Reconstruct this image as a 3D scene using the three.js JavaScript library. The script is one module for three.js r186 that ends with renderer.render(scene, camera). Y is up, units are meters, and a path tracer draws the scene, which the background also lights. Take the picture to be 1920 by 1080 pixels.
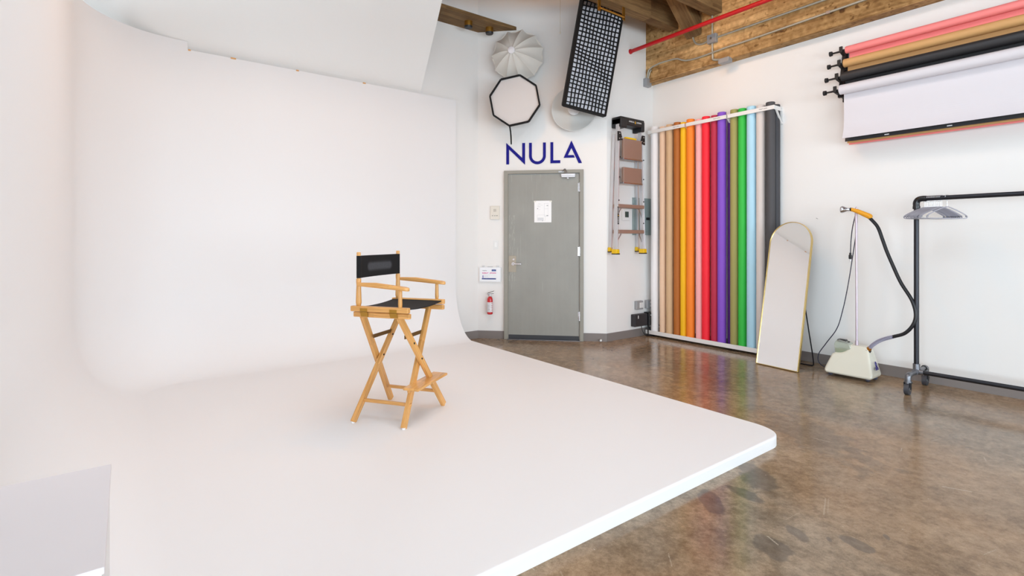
import * as THREE from 'three';
import { RoundedBoxGeometry } from 'three/addons/geometries/RoundedBoxGeometry.js';
import { mergeGeometries } from 'three/addons/utils/BufferGeometryUtils.js';
import { RectAreaLightUniformsLib } from 'three/addons/lights/RectAreaLightUniformsLib.js';

// ---------------------------------------------------------------- camera, light, exposure
const scene = new THREE.Scene();
const camera = new THREE.PerspectiveCamera(2 * Math.atan(540 / 963) * 180 / Math.PI, 1920 / 1080, 0.05, 60);
camera.position.set(0, 1.28, 0);
camera.lookAt(0.6011, 1.28, -0.7992);
camera.setViewOffset(1920, 1080, 0, 90, 1920, 1080);      // lens shifted down, verticals stay upright
scene.background = new THREE.Color(0xdfe8f2);
const renderer = new THREE.WebGLRenderer({ antialias: true });
renderer.toneMapping = THREE.LinearToneMapping;
renderer.toneMappingExposure = 0.58;
renderer.shadowMap.enabled = true;
RectAreaLightUniformsLib.init();
// daylight through the four tall windows of the wall behind the camera
const WINDOWS = [[-1.9, 2.0], [0.5, 2.0], [2.7, 1.9], [4.75, 1.8]], WIN_LOW = 0.15, WIN_HIGH = 2.35, Z_WIN = 6.0;
for (const [x, w] of WINDOWS) {
  const l = new THREE.RectAreaLight(0xe0f2ff, 14.5, w, WIN_HIGH - WIN_LOW);
  l.position.set(x, (WIN_LOW + WIN_HIGH) / 2, Z_WIN - 0.03);
  l.lookAt(x, (WIN_LOW + WIN_HIGH) / 2, -10);
  scene.add(l);
}
// fill for the right wall: two added, unseen windows in the left wall
const ADDED_SIDE_WINDOWS = [[0.6, 2.2], [3.4, 2.2]], X_SIDE = -4.6;
for (const [z, w] of ADDED_SIDE_WINDOWS) {
  const l = new THREE.RectAreaLight(0xe0f2ff, 19, w, WIN_HIGH - WIN_LOW);
  l.position.set(X_SIDE + 0.03, (WIN_LOW + WIN_HIGH) / 2, z);
  l.lookAt(10, (WIN_LOW + WIN_HIGH) / 2, z);
  scene.add(l);
}
// two added skylights, out of view, brighten the platform and floor from above
const ADDED_SKYLIGHTS = [[0.7, -1.4], [2.7, -1.4]], SKY_W = 1.6, SKY_L = 3.6, CEIL = 4.6;
for (const [x, z] of ADDED_SKYLIGHTS) {
  const l = new THREE.RectAreaLight(0xe0f2ff, 3.9, SKY_W, SKY_L);
  l.position.set(x, CEIL - 0.02, z);
  l.lookAt(x, -10, z);
  scene.add(l);
}

// ---------------------------------------------------------------- helpers
const V = (x, y, z) => new THREE.Vector3(x, y, z);
let seed = 20240611;
const rnd = () => { seed = (seed * 1664525 + 1013904223) >>> 0; return seed / 4294967296; };
const rr = (a, b) => a + (b - a) * rnd();
const used = {};
function numbered(n) { if (!(n in used)) { used[n] = 0; return n; } used[n]++; return n + '_' + String(used[n]).padStart(3, '0'); }
function tag(o, label, category, group, kind) {
  if (label) o.userData.label = label; if (category) o.userData.category = category;
  if (group) o.userData.group = group; if (kind) o.userData.kind = kind; return o;
}
function flat(g) { const n = g.index ? g.toNonIndexed() : g; for (const k of Object.keys(n.attributes)) if (!['position', 'normal', 'uv'].includes(k)) n.deleteAttribute(k); n.morphAttributes = {}; return n; }
function join(list) { return list.length === 1 ? list[0] : mergeGeometries(list.map(flat)); }
function mesh(name, geo, m, parent) {
  const o = new THREE.Mesh(Array.isArray(geo) ? join(geo) : geo, m);
  o.name = parent === scene ? numbered(name) : name; o.castShadow = o.receiveShadow = true; parent.add(o); return o;
}
function thing(name, label, category, p, turn = 0, group, kind) {
  const o = new THREE.Group(); o.name = numbered(name); o.position.copy(Array.isArray(p) ? V(...p) : p); o.rotation.y = turn; scene.add(o);
  return tag(o, label, category, group, kind);
}
function rbox(w, h, d, x = 0, y = 0, z = 0, r = 0.004) { const g = new RoundedBoxGeometry(w, h, d, 2, Math.min(r, w / 2.01, h / 2.01, d / 2.01)); g.translate(x, y, z); return g; }
function box(w, h, d, x = 0, y = 0, z = 0) { const g = new THREE.BoxGeometry(w, h, d); g.translate(x, y, z); return g; }
const UPV = V(0, 1, 0);
function orient(g, a, b) { const d = b.clone().sub(a); g.applyQuaternion(new THREE.Quaternion().setFromUnitVectors(UPV, d.clone().normalize())); const m = a.clone().add(b).multiplyScalar(0.5); g.translate(m.x, m.y, m.z); return g; }
function cyl(a, b, r, r2 = r, n = 20) { return orient(new THREE.CylinderGeometry(r2, r, a.distanceTo(b), n), a, b); }
function tube(pts, r, n = 40, k = 8) { return new THREE.TubeGeometry(new THREE.CatmullRomCurve3(pts, false, 'centripetal'), n, r, k); }
function lathe(pts, n = 32) { return new THREE.LatheGeometry(pts.map(p => new THREE.Vector2(p[0], p[1])), n); }
// a bar of rectangular section between two points; side = direction of its width
function bar(a, b, w, t, side = V(1, 0, 0), r = 0.003) {
  const y = b.clone().sub(a), L = y.length(); y.normalize();
  const z = side.clone().cross(y).normalize(), x = y.clone().cross(z);
  const g = grainUV(rbox(w, L, t, 0, 0, 0, r));
  g.applyMatrix4(new THREE.Matrix4().makeBasis(x, y, z)); const m = a.clone().add(b).multiplyScalar(0.5); g.translate(m.x, m.y, m.z); return g;
}
// uv in metres, v along the longest side (grain direction)
function grainUV(g) {
  g.computeBoundingBox(); const s = V(0, 0, 0); g.boundingBox.getSize(s); const a = [s.x, s.y, s.z], L = a.indexOf(Math.max(...a));
  const p = g.attributes.position, n = g.attributes.normal, uv = new Float32Array(p.count * 2), o = [rnd() * 3, rnd() * 3];
  for (let i = 0; i < p.count; i++) {
    const c = [p.getX(i), p.getY(i), p.getZ(i)], nn = [Math.abs(n.getX(i)), Math.abs(n.getY(i)), Math.abs(n.getZ(i))];
    let u = 0; const others = [0, 1, 2].filter(k => k !== L); u = nn[others[0]] > nn[others[1]] ? c[others[1]] : c[others[0]];
    uv[2 * i] = u + o[0]; uv[2 * i + 1] = c[L] + o[1];
  }
  g.setAttribute('uv', new THREE.BufferAttribute(uv, 2)); return g;
}
function planUV(g, f) { const p = g.attributes.position, uv = new Float32Array(p.count * 2); for (let i = 0; i < p.count; i++) { const q = f(p.getX(i), p.getY(i), p.getZ(i)); uv[2 * i] = q[0]; uv[2 * i + 1] = q[1]; } g.setAttribute('uv', new THREE.BufferAttribute(uv, 2)); return g; }
function extrude(pts, depth, opt = {}) { const s = new THREE.Shape(pts.map(p => new THREE.Vector2(p[0], p[1]))); return new THREE.ExtrudeGeometry(s, { depth, bevelEnabled: false, curveSegments: 16, ...opt }); }
// a wall in plan: polygon of [x, z] points, from y0 to y1
function planWall(poly, y0, y1) { const g = extrude(poly.map(p => [p[0], -p[1]]), y1 - y0); g.rotateX(-Math.PI / 2); g.translate(0, y0, 0); return g; }

// value noise
const NT = new Float32Array(65536); for (let i = 0; i < 65536; i++) NT[i] = rnd();
function vn(x, y, s = 0) { const xi = Math.floor(x), yi = Math.floor(y); let fx = x - xi, fy = y - yi; fx = fx * fx * (3 - 2 * fx); fy = fy * fy * (3 - 2 * fy); const h = (a, b) => NT[((a * 73 + b * 1259 + s * 9173) & 65535)]; const a = h(xi, yi), b = h(xi + 1, yi), c = h(xi, yi + 1), d = h(xi + 1, yi + 1); return a + (b - a) * fx + (c - a) * fy + (a - b - c + d) * fx * fy; }
function fbm(x, y, o = 4, s = 0) { let v = 0, a = 0.5, t = 0; for (let i = 0; i < o; i++) { v += a * vn(x, y, s + i); t += a; a *= 0.5; x = x * 2.03 + 17.1; y = y * 2.03 + 9.7; } return v / t; }
const sm = (a, b, x) => { const t = Math.min(1, Math.max(0, (x - a) / (b - a))); return t * t * (3 - 2 * t); };
const mix = (a, b, t) => a + (b - a) * t;
function tex(w, h, f, srgb = true) {
  const d = new Uint8Array(w * h * 4); let k = 0;
  for (let y = 0; y < h; y++) for (let x = 0; x < w; x++) { const c = f(x, y); d[k++] = c[0]; d[k++] = c[1]; d[k++] = c[2]; d[k++] = 255; }
  const t = new THREE.DataTexture(d, w, h); t.magFilter = THREE.LinearFilter; t.minFilter = THREE.LinearMipmapLinearFilter; t.generateMipmaps = true;
  t.wrapS = t.wrapT = THREE.RepeatWrapping; if (srgb) t.colorSpace = THREE.SRGBColorSpace; t.needsUpdate = true; return t;
}
const clampc = v => Math.max(0, Math.min(255, v));
function canvasTex(w, h, draw) { const c = document.createElement('canvas'); c.width = w; c.height = h; const g = c.getContext('2d'); draw(g, w, h); const t = new THREE.CanvasTexture(c); t.colorSpace = THREE.SRGBColorSpace; return t; }
const std = (color, roughness = 0.6, metalness = 0, extra = {}) => new THREE.MeshStandardMaterial({ color, roughness, metalness, ...extra });
const phys = (color, roughness, metalness, extra) => new THREE.MeshPhysicalMaterial({ color, roughness, metalness, ...extra });

// ---------------------------------------------------------------- textures and materials
const floorBlobs = [[2.16, -1.08, .10, .055, .5], [2.34, -1.05, .085, .04, .5], [2.46, -.87, .07, .035, .9], [2.72, -1.42, .20, .07, .2], [2.5, -1.37, .13, .045, .8], [2.3, -1.44, .12, .05, .3], [2.62, -.8, .03, .015, 0], [2.4, -.94, .025, .012, 0], [3.6, -1.5, .5, .2, .4], [4.3, -2.9, .7, .3, .2]];
const scratches = []; for (let i = 0; i < 260; i++) { const a = rr(0, 6.28), l = rr(.015, .12), x = rr(0, 6), z = rr(-5.5, .5); scratches.push([x, z, x + Math.cos(a) * l, z + Math.sin(a) * l, rr(.0008, .0018)]); }
scratches.push([2.77, -1.1, 2.6, -1.04, .003], [2.78, -1.09, 2.63, -1.035, .002]);
const N = 2048, FS = 6 / N;
const scr = new Float32Array(N * N);
for (const [x0, z0, x1, z1, w] of scratches) { const n = Math.ceil(Math.hypot(x1 - x0, z1 - z0) / FS * 1.5), k = rr(.25, .8); for (let i = 0; i <= n; i++) { const px = Math.floor((x0 + (x1 - x0) * i / n) / FS), py = Math.floor(((z0 + (z1 - z0) * i / n) + 5.5) / FS); if (px >= 0 && py >= 0 && px < N && py < N) { scr[py * N + px] = Math.max(scr[py * N + px], k); if (w > .0015 && px + 1 < N) scr[py * N + px + 1] = k; } } }
for (let i = 0; i < 1500; i++) { const px = Math.floor(rnd() * N), py = Math.floor(rnd() * N), k = rr(.2, .9); scr[py * N + px] = k; if (rnd() < .35) { scr[py * N + (px + 1) % N] = k; scr[((py + 1) % N) * N + px] = k; } }
const floorTex = tex(N, N, (i, j) => {
  const x = i * FS, z = j * FS - 5.5;
  const big = fbm(x * .9, z * .9, 4, 3), mid = fbm(x * 3.1 + 40, z * 3.1, 4, 8), fine = fbm(x * 26, z * 26, 3, 12), grit = NT[(i * 31 + j * 977) & 65535];
  let r = 150, g = 124, b = 95;
  const grey = sm(.42, .66, big); r = mix(r, 140, grey * .8); g = mix(g, 124, grey * .8); b = mix(b, 104, grey * .8);
  const warm = sm(.5, .72, fbm(x * 1.7 + 9, z * 1.7 + 3, 4, 21)); r = mix(r, 156, warm * .35); g = mix(g, 120, warm * .35); b = mix(b, 82, warm * .35);
  const m = (mid - .5) * 34 + (fine - .5) * 44 + (fbm(x * 80, z * 80, 2, 15) - .5) * 30 + (grit - .5) * 20; r += m; g += m * .95; b += m * .88;
  const vein = 1 - sm(0, .022, Math.abs(fbm(x * 1.2 + 70, z * 1.2 + 20, 4, 31) - .5)); r -= 9 * vein; g -= 8 * vein; b -= 7 * vein;
  for (const [bx, bz, ra, rb, t] of floorBlobs) {
    const dx = x - bx, dz = z - bz; if (Math.abs(dx) > ra * 1.6 || Math.abs(dz) > ra * 1.6) continue;
    const c = Math.cos(.6 + t), s = Math.sin(.6 + t), q = Math.hypot((dx * c - dz * s) / ra, (dx * s + dz * c) / rb) + (fbm(x * 11, z * 11, 4, 5) - .5) * 1.5;
    const e = (1 - sm(.7, 1.0, q)) * (ra > .3 ? .22 : .45); r = mix(r, 78, e); g = mix(g, 72, e); b = mix(b, 66, e);
  }
  const s = scr[j * N + i]; r = mix(r, 205, s); g = mix(g, 192, s); b = mix(b, 172, s);
  return [clampc(r), clampc(g), clampc(b)];
});
const floorRough = tex(1024, 1024, (i, j) => { const x = i * 6 / 1024, z = j * 6 / 1024; const v = 255 * (.09 + .16 * fbm(x * 2.2, z * 2.2, 4, 41) + .06 * (fbm(x * 22, z * 22, 3, 44) - .5)); return [v, v, v]; }, false);
const floorBump = tex(1024, 1024, (i, j) => { const x = i * 6 / 1024, z = j * 6 / 1024; const v = 255 * (.6 * fbm(x * 5, z * 5, 4, 51) + .4 * fbm(x * 40, z * 40, 2, 55)); return [v, v, v]; }, false);
const M = {};
M.floor = phys(0xffffff, 1, 0, { map: floorTex, roughnessMap: floorRough, bumpMap: floorBump, bumpScale: 0.0004, specularIntensity: 0.8 });
const wallBump = tex(512, 512, (i, j) => { const v = 255 * (.5 * fbm(i / 9, j / 9, 3, 61) + .5 * fbm(i / 60, j / 60, 3, 65)); return [v, v, v]; }, false);
M.wall = std(0xf1efec, .72, 0, { bumpMap: wallBump, bumpScale: 0.0006 });
M.cyc = std(0xefeeee, .55);
M.lip = std(0xf2f2f2, .55);
M.base = std(0x837b77, .55);
const woodTex = tex(512, 512, (i, j) => { const x = i / 512, y = j / 512; const w = fbm(x * 4, y * 2, 3, 71); const st = fbm(x * 60 + w * 8, y * 2.2, 4, 75), pore = fbm(x * 220, y * 12, 2, 79); const k = (st - .5) * 58 + (pore - .5) * 26 + (fbm(x * 9, y * 1.2, 3, 81) - .5) * 36; return [clampc(224 + k), clampc(166 + k * .95), clampc(94 + k * .8)]; });
woodTex.repeat.set(3, 1.6);
M.wood = phys(0xffffff, .38, 0, { map: woodTex, clearcoat: .25, clearcoatRoughness: .25 });
const timberTex = tex(1024, 1024, (i, j) => { const x = i / 1024, y = j / 1024; const w = fbm(x * 3, y * 1.5, 3, 91); const st = fbm(x * 46 + w * 6, y * 1.4, 4, 95); const k = (st - .5) * 70 + (fbm(x * 260, y * 16, 2, 97) - .5) * 30 + (fbm(x * 3, y * 3, 4, 99) - .5) * 50; return [clampc(143 + k), clampc(115 + k * .95), clampc(78 + k * .8)]; });
M.timber = std(0xdcd3c4, .8, 0, { map: timberTex, bumpMap: timberTex, bumpScale: .003 });
// board-formed, stained concrete of the beam: grain lines along the beam, pits, pale spalls and cracks
const beamF = (i, j) => {
  const x = i / 1024 * 4, y = j / 512 * 2;                                         // metres along, metres up
  const board = Math.floor(y / .17 + .12 * vn(x * .8, 3, 5)), edge = Math.abs((y / .17 + .12 * vn(x * .8, 3, 5)) % 1 - .0);
  const bd = NT[(board * 577 + 91) & 65535] - .5;
  const gr = fbm(x * 2.2, y * 42, 4, 101 + board % 5), big = fbm(x * 1.3, y * 2.6, 4, 107), fine = fbm(x * 30, y * 30, 3, 111);
  let k = (gr - .5) * 62 + (big - .5) * 66 + (fine - .5) * 56 + bd * 26;
  if (edge < .06) k -= 26;
  const crack = 1 - sm(0, .02, Math.abs(fbm(x * 1.6 + 7, y * 3.1, 4, 121) - .5)); k -= crack * 20;
  const pit = sm(.74, .8, fbm(x * 22, y * 30, 2, 131)) * sm(.45, .62, fbm(x * 1.1, y * 2, 2, 133)); k -= pit * 46;
  const spall = sm(.66, .7, fbm(x * 3.3 + 3, y * 4.2, 3, 141)); k += spall * 22;
  return [178 + k, 139 + k * .95, 88 + k * .82];
};
const beamTex = tex(1024, 512, (i, j) => beamF(i, j).map(clampc));
const beamBump = tex(1024, 512, (i, j) => { const v = clampc(beamF(i, j)[0]); return [v, v, v]; }, false);
M.beam = std(0xffffff, .82, 0, { map: beamTex, bumpMap: beamBump, bumpScale: .006 });
M.ceiling = std(0xb39a78, .85, 0, { map: timberTex });
const doorTex = tex(512, 1024, (i, j) => { const x = i / 512, y = j / 1024; let k = (fbm(x * 40, y * 3, 3, 151) - .5) * 3.5 + (fbm(x * 5, y * 9, 4, 155) - .5) * 10; const s = sm(.70, .76, fbm(x * 70 + 9, y * 6, 3, 161)) * sm(.5, .65, fbm(x * 4, y * 4, 2, 163)); k += s * 12; if (x < .09 && y > .35 && y < .75) k += 14 * sm(.55, .66, fbm(x * 90, y * 40, 3, 167)); return [clampc(153 + k), clampc(152 + k), clampc(145 + k)]; });
M.door = std(0xffffff, .42, 0, { map: doorTex });
M.frame = std(0x99968c, .45);
M.black = std(0x141416, .55);
M.blackGloss = std(0x121214, .25);
M.fabricBlack = phys(0x0b0b0d, .9, 0, { sheen: .25, sheenRoughness: .6, sheenColor: new THREE.Color(0x333338) });
M.white = std(0xececea, .45);
M.whiteMetal = std(0xefedea, .4);
M.chrome = std(0xd8d8dc, .16, 1);
M.steel = std(0xb4b4b6, .35, 1);
M.alu = std(0xd6d6d9, .4, .6);
M.galv = std(0x7f8085, .4, .85);
M.boxGrey = std(0xa3a5a8, .45, .3);
M.pipe = std(0x2c2c31, .32, .55);
M.brass = std(0xb98d3e, .35, .9);
M.blackPlastic = std(0x17171a, .45);
M.paperWhite = std(0xf4f3f4, .8);

// ---------------------------------------------------------------- the room
const XR = 5.76, ZB = -4.46, ZREAR = -5.628, HC = CEIL, XL = X_SIDE;
const k45 = Math.SQRT1_2, L0 = V(3.677, 0, -5.628), DLEN = 1.66;      // diagonal wall: left foot, length
const DW = (lx, y, off = 0) => V(L0.x + (lx - off) * k45, y, L0.z + (lx + off) * k45);
{
  const g = box(XR - XL + .3, .15, Z_WIN - ZREAR + .3, (XR + XL) / 2, -.075, (Z_WIN + ZREAR) / 2);
  planUV(g, (x, y, z) => [x / 6, (z + 5.5) / 6]);
  tag(mesh('floor', g, M.floor, scene), 'glossy brown polished concrete floor with stains and scratches', 'floor', null, 'structure');
  // ceiling slab with openings left for the two added skylights
  const xs = [XL - .15, ...ADDED_SKYLIGHTS.flatMap(([x]) => [x - SKY_W / 2, x + SKY_W / 2]), XR + .15], za = ADDED_SKYLIGHTS[0][1] - SKY_L / 2, zb = za + SKY_L, cp = [];
  const slab = (x0, x1, z0, z1) => cp.push(box(x1 - x0, .15, z1 - z0, (x0 + x1) / 2, HC + .075, (z0 + z1) / 2));
  slab(xs[0], xs[5], ZREAR - .15, za); slab(xs[0], xs[5], zb, Z_WIN + .15); for (const i of [0, 2, 4]) slab(xs[i], xs[i + 1], za, zb);
  const c = join(cp);
  planUV(c, (x, y, z) => [z / 3, x / 3]);
  tag(mesh('ceiling', c, M.ceiling, scene), 'dark timber ceiling above the beams', 'ceiling', null, 'structure');
  const wuv = g => planUV(g, (x, y, z) => [(x + z) / 1.2, y / 1.2]);
  const st = (n, g, label) => tag(mesh(n, wuv(g), M.wall, scene), label, 'wall', null, 'structure');
  st('wall_right', planWall([[XR, ZB - .15], [XR + .15, ZB - .15], [XR + .15, Z_WIN + .15], [XR, Z_WIN + .15]], 0, HC), 'white wall on the right carrying the paper rolls');
  st('wall_back', planWall([[4.851, ZB], [4.93, ZB - .15], [XR, ZB - .15], [XR, ZB]], 0, HC), 'short white wall behind the ladder');
  st('wall_diagonal', planWall([[L0.x, L0.z], [L0.x + .06, L0.z - .15], [4.93, ZB - .15], [4.851, ZB]], 0, HC), 'white angled wall around the grey door');
  st('wall_rear', planWall([[XL, ZREAR], [XL, ZREAR - .15], [L0.x + .06, ZREAR - .15], [L0.x, ZREAR]], 0, HC), 'white wall behind the curved backdrop');
  const lp = [box(.15, WIN_LOW, Z_WIN - ZREAR + .3, XL - .075, WIN_LOW / 2, (Z_WIN + ZREAR) / 2), box(.15, HC - WIN_HIGH, Z_WIN - ZREAR + .3, XL - .075, (HC + WIN_HIGH) / 2, (Z_WIN + ZREAR) / 2)];
  let q0 = ZREAR - .15; for (const [z, w] of [...ADDED_SIDE_WINDOWS, [Z_WIN + 1.15, 2]]) { const q1 = z - w / 2; lp.push(box(.15, WIN_HIGH - WIN_LOW, q1 - q0, XL - .075, (WIN_LOW + WIN_HIGH) / 2, (q0 + q1) / 2)); q0 = z + w / 2; }
  st('wall_left', join(lp), 'white wall with two added windows at the far left');
  const parts = [box(XR - XL, WIN_LOW, .15, (XR + XL) / 2, WIN_LOW / 2, Z_WIN + .075), box(XR - XL, HC - WIN_HIGH, .15, (XR + XL) / 2, (HC + WIN_HIGH) / 2, Z_WIN + .075)];
  let x0 = XL; for (const [x, w] of [...WINDOWS, [XR + 1, 2]]) { const x1 = x - w / 2; if (x1 > x0) parts.push(box(x1 - x0, WIN_HIGH - WIN_LOW, .15, (x0 + x1) / 2, (WIN_LOW + WIN_HIGH) / 2, Z_WIN + .075)); x0 = x + w / 2; }
  st('wall_front', join(parts), 'white wall with tall windows behind the camera');
  const glow = new THREE.MeshStandardMaterial({ color: 0xeef3fa, roughness: .3, emissive: 0xf3f7ff, emissiveIntensity: 1.2 });
  const fr = std(0x3a3a3c, .5);
  [...WINDOWS, ...ADDED_SIDE_WINDOWS].forEach(([x, w], i) => {
    const t = new THREE.Group(); t.name = 'window_' + (i + 1); if (i < 4) t.position.set(x, WIN_LOW, Z_WIN); else { t.position.set(XL, WIN_LOW, x); t.rotation.y = -Math.PI / 2; } scene.add(t);
    tag(t, ['tall window furthest left behind the camera', 'tall window straight behind the camera', 'tall window right of the camera', 'tall window next to the right wall', 'added unseen left wall window nearer the backdrop', 'added unseen left wall window further from the backdrop'][i], 'window', null, 'structure');
    const h = WIN_HIGH - WIN_LOW;
    for (let a = 0; a < 2; a++) for (let b = 0; b < 3; b++) mesh('pane', box(w / 2 - .03, h / 3 - .03, .01, (a - .5) * w / 2, (b + .5) * h / 3, .07), glow, t);
    const bars = [box(.04, h, .06, -w / 2 + .02, h / 2, .08), box(.04, h, .06, w / 2 - .02, h / 2, .08), box(.03, h, .05, 0, h / 2, .08)];
    for (let b = 0; b < 4; b++) bars.push(box(w, .035, .055, 0, Math.min(h - .0175, Math.max(.0175, b * h / 3)), .08));
    mesh('window_frame', bars, fr, t);
  });
  ADDED_SKYLIGHTS.forEach(([x, z], i) => {
    const t = new THREE.Group(); t.name = 'window_' + (i + 7); t.position.set(x, HC, z); scene.add(t);
    tag(t, ['added unseen long skylight above the curved backdrop side', 'added unseen long skylight above the paper roll side'][i], 'skylight', null, 'structure');
    for (let b = 0; b < 4; b++) mesh('pane', box(SKY_W - .04, .01, SKY_L / 4 - .03, 0, .07, (b - 1.5) * SKY_L / 4), glow, t);
    const bars = [box(.04, .08, SKY_L, -SKY_W / 2 + .02, .08, 0), box(.04, .08, SKY_L, SKY_W / 2 - .02, .08, 0)];
    for (let b = 0; b < 5; b++) bars.push(box(SKY_W, .07, .035, 0, .08, (b - 2) * (SKY_L - .04) / 4));
    mesh('window_frame', bars, fr, t);
  });
  // sloped upper wall above the backdrop
  const s = extrude([[5.628, 3.04], [5.61, 3.08], [4.733, HC], [5.628, HC]], 2.846 - XL); s.rotateY(Math.PI / 2); s.translate(XL, 0, 0);
  st('wall_sloped', s, 'sloping white upper wall above the curved backdrop');
  // baseboards
  const bb = (n, g, label) => tag(mesh(n, g, M.base, scene), label, 'baseboard', null, 'structure');
  bb('baseboard_right', box(.012, .1, Z_WIN - ZB, XR - .006, .05, (Z_WIN + ZB) / 2), 'grey baseboard along the right wall');
  bb('baseboard_back', box(XR - 4.85, .1, .012, (XR + 4.85) / 2, .05, ZB + .006), 'grey baseboard below the ladder');
  const dseg = (a, b, n, label) => { const g = box(b - a, .1, .012, 0, .05, 0); g.rotateY(-Math.PI / 4); const c = DW((a + b) / 2, 0, .006); g.translate(c.x, 0, c.z); bb(n, g, label); };
  dseg(0, .352, 'baseboard_diagonal', 'grey baseboard between the backdrop and the door');
  dseg(1.366, DLEN, 'baseboard_corner', 'grey baseboard right of the grey door');
  bb('baseboard_rear', box(.35, .1, .012, 3.5, .05, ZREAR + .006), 'short grey baseboard at the end of the curved backdrop');
}

// ---------------------------------------------------------------- cyclorama: platform, coved walls
{
  const PH = .065, XE = 3.345, ZN = -1.555, ZC = -5.58, XW = -.3, R = .7;
  const cyc = thing('cyclorama', 'white coved photo backdrop with raised platform floor', 'backdrop', [0, 0, 0], 0, null, 'structure');
  const s = new THREE.Shape(), rc = .2; s.moveTo(XW, -ZC); s.lineTo(XE, -ZC); s.lineTo(XE, -(ZN - rc)); s.quadraticCurveTo(XE - .01, -ZN - .012, XE - rc, -ZN); s.lineTo(XW, -ZN); s.lineTo(XW, -ZC);
  const pg = new THREE.ExtrudeGeometry(s, { depth: PH - .012, bevelEnabled: true, bevelThickness: .012, bevelSize: .012, bevelOffset: -.012, bevelSegments: 4, curveSegments: 24 });
  pg.rotateX(-Math.PI / 2);
  mesh('platform', pg, M.cyc, cyc);
  // path along the walls: points with inward normals
  const path = []; for (let i = 0; i <= 24; i++) path.push([XW, ZN + (ZC + R - ZN) * i / 24, 1, 0]);
  for (let i = 1; i < 28; i++) { const a = Math.PI / 2 * i / 28; path.push([XW + R - R * Math.cos(a), ZC + R - R * Math.sin(a), Math.cos(a), Math.sin(a)]); }
  const xs = .455; for (let i = 0; i <= 30; i++) path.push([XW + R + (XE - .028 - XW - R) * i / 30, ZC, 0, 1]);
  // insert the step in the top edge
  let at = path.findIndex(p => p[1] === ZC && p[0] > xs); path.splice(at, 0, [xs, ZC, 0, 1, 1], [xs + .002, ZC, 0, 1]);
  const prof = []; const ca = .42, cb = .62; for (let i = 0; i <= 24; i++) { const t = Math.PI / 2 * i / 24; prof.push([ca * (1 - Math.sin(t)), cb * (1 - Math.cos(t))]); }
  const NP = prof.length + 4, pos = [], idx = [];
  path.forEach((p, i) => {
    const top = (p[0] > xs + .001 && p[1] === ZC) ? 3.034 : 3.11;
    const col = [...prof, [0, 1.3], [0, top - PH], [-.04, top - PH], [-.04, -PH + .001]];
    for (const [d, y] of col) pos.push(p[0] + p[2] * d, PH + y, p[1] + p[3] * d);
  });
  for (let i = 0; i < path.length - 1; i++) for (let j = 0; j < NP - 1; j++) { const a = i * NP + j, b = a + NP; idx.push(a, b, a + 1, b, b + 1, a + 1); }
  // end caps
  const cap = (i, flip) => { const b = i * NP; const n = pos.length / 3; const p = path[i]; pos.push(p[0] - p[2] * .04, PH, p[1] - p[3] * .04); for (let j = 0; j < NP - 1; j++) flip ? idx.push(n, b + j, b + j + 1) : idx.push(n, b + j + 1, b + j); };
  cap(0, false); cap(path.length - 1, true);
  let g = new THREE.BufferGeometry(); g.setAttribute('position', new THREE.Float32BufferAttribute(pos, 3)); g.setIndex(idx); g.computeVertexNormals();
  // sharp edges along the top and back: analytic normals on the visible face
  const nn = g.attributes.normal; path.forEach((p, i) => { for (let j = 0; j < prof.length + 2; j++) { let nx, ny; if (j >= prof.length) { nx = 1; ny = 0; } else { const [d, y] = prof[j]; nx = (ca - d) / ca / ca; ny = (cb - y) / cb / cb; const l = Math.hypot(nx, ny); nx /= l; ny /= l; } nn.setXYZ(i * NP + j, p[2] * nx, ny, p[3] * nx); } });
  mesh('coved_wall', g, M.cyc, cyc);
  // bare plywood where the paint has chipped off the top edge
  for (const [x, w] of [[.47, .02], [.83, .045], [1.42, .025], [2.13, .03]]) mesh('chipped_edge', box(w, .012, .012, x, 3.032, ZC + .002), M.wood, cyc);
}
{
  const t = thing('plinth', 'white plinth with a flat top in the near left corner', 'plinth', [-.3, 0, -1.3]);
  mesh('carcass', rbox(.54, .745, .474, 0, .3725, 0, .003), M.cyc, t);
  mesh('top_board', rbox(.546, .012, .48, 0, .745, 0, .002), std(0xe2dcdd, .6), t);  // white top greyed in its colour to carry the shade on it
}

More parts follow.
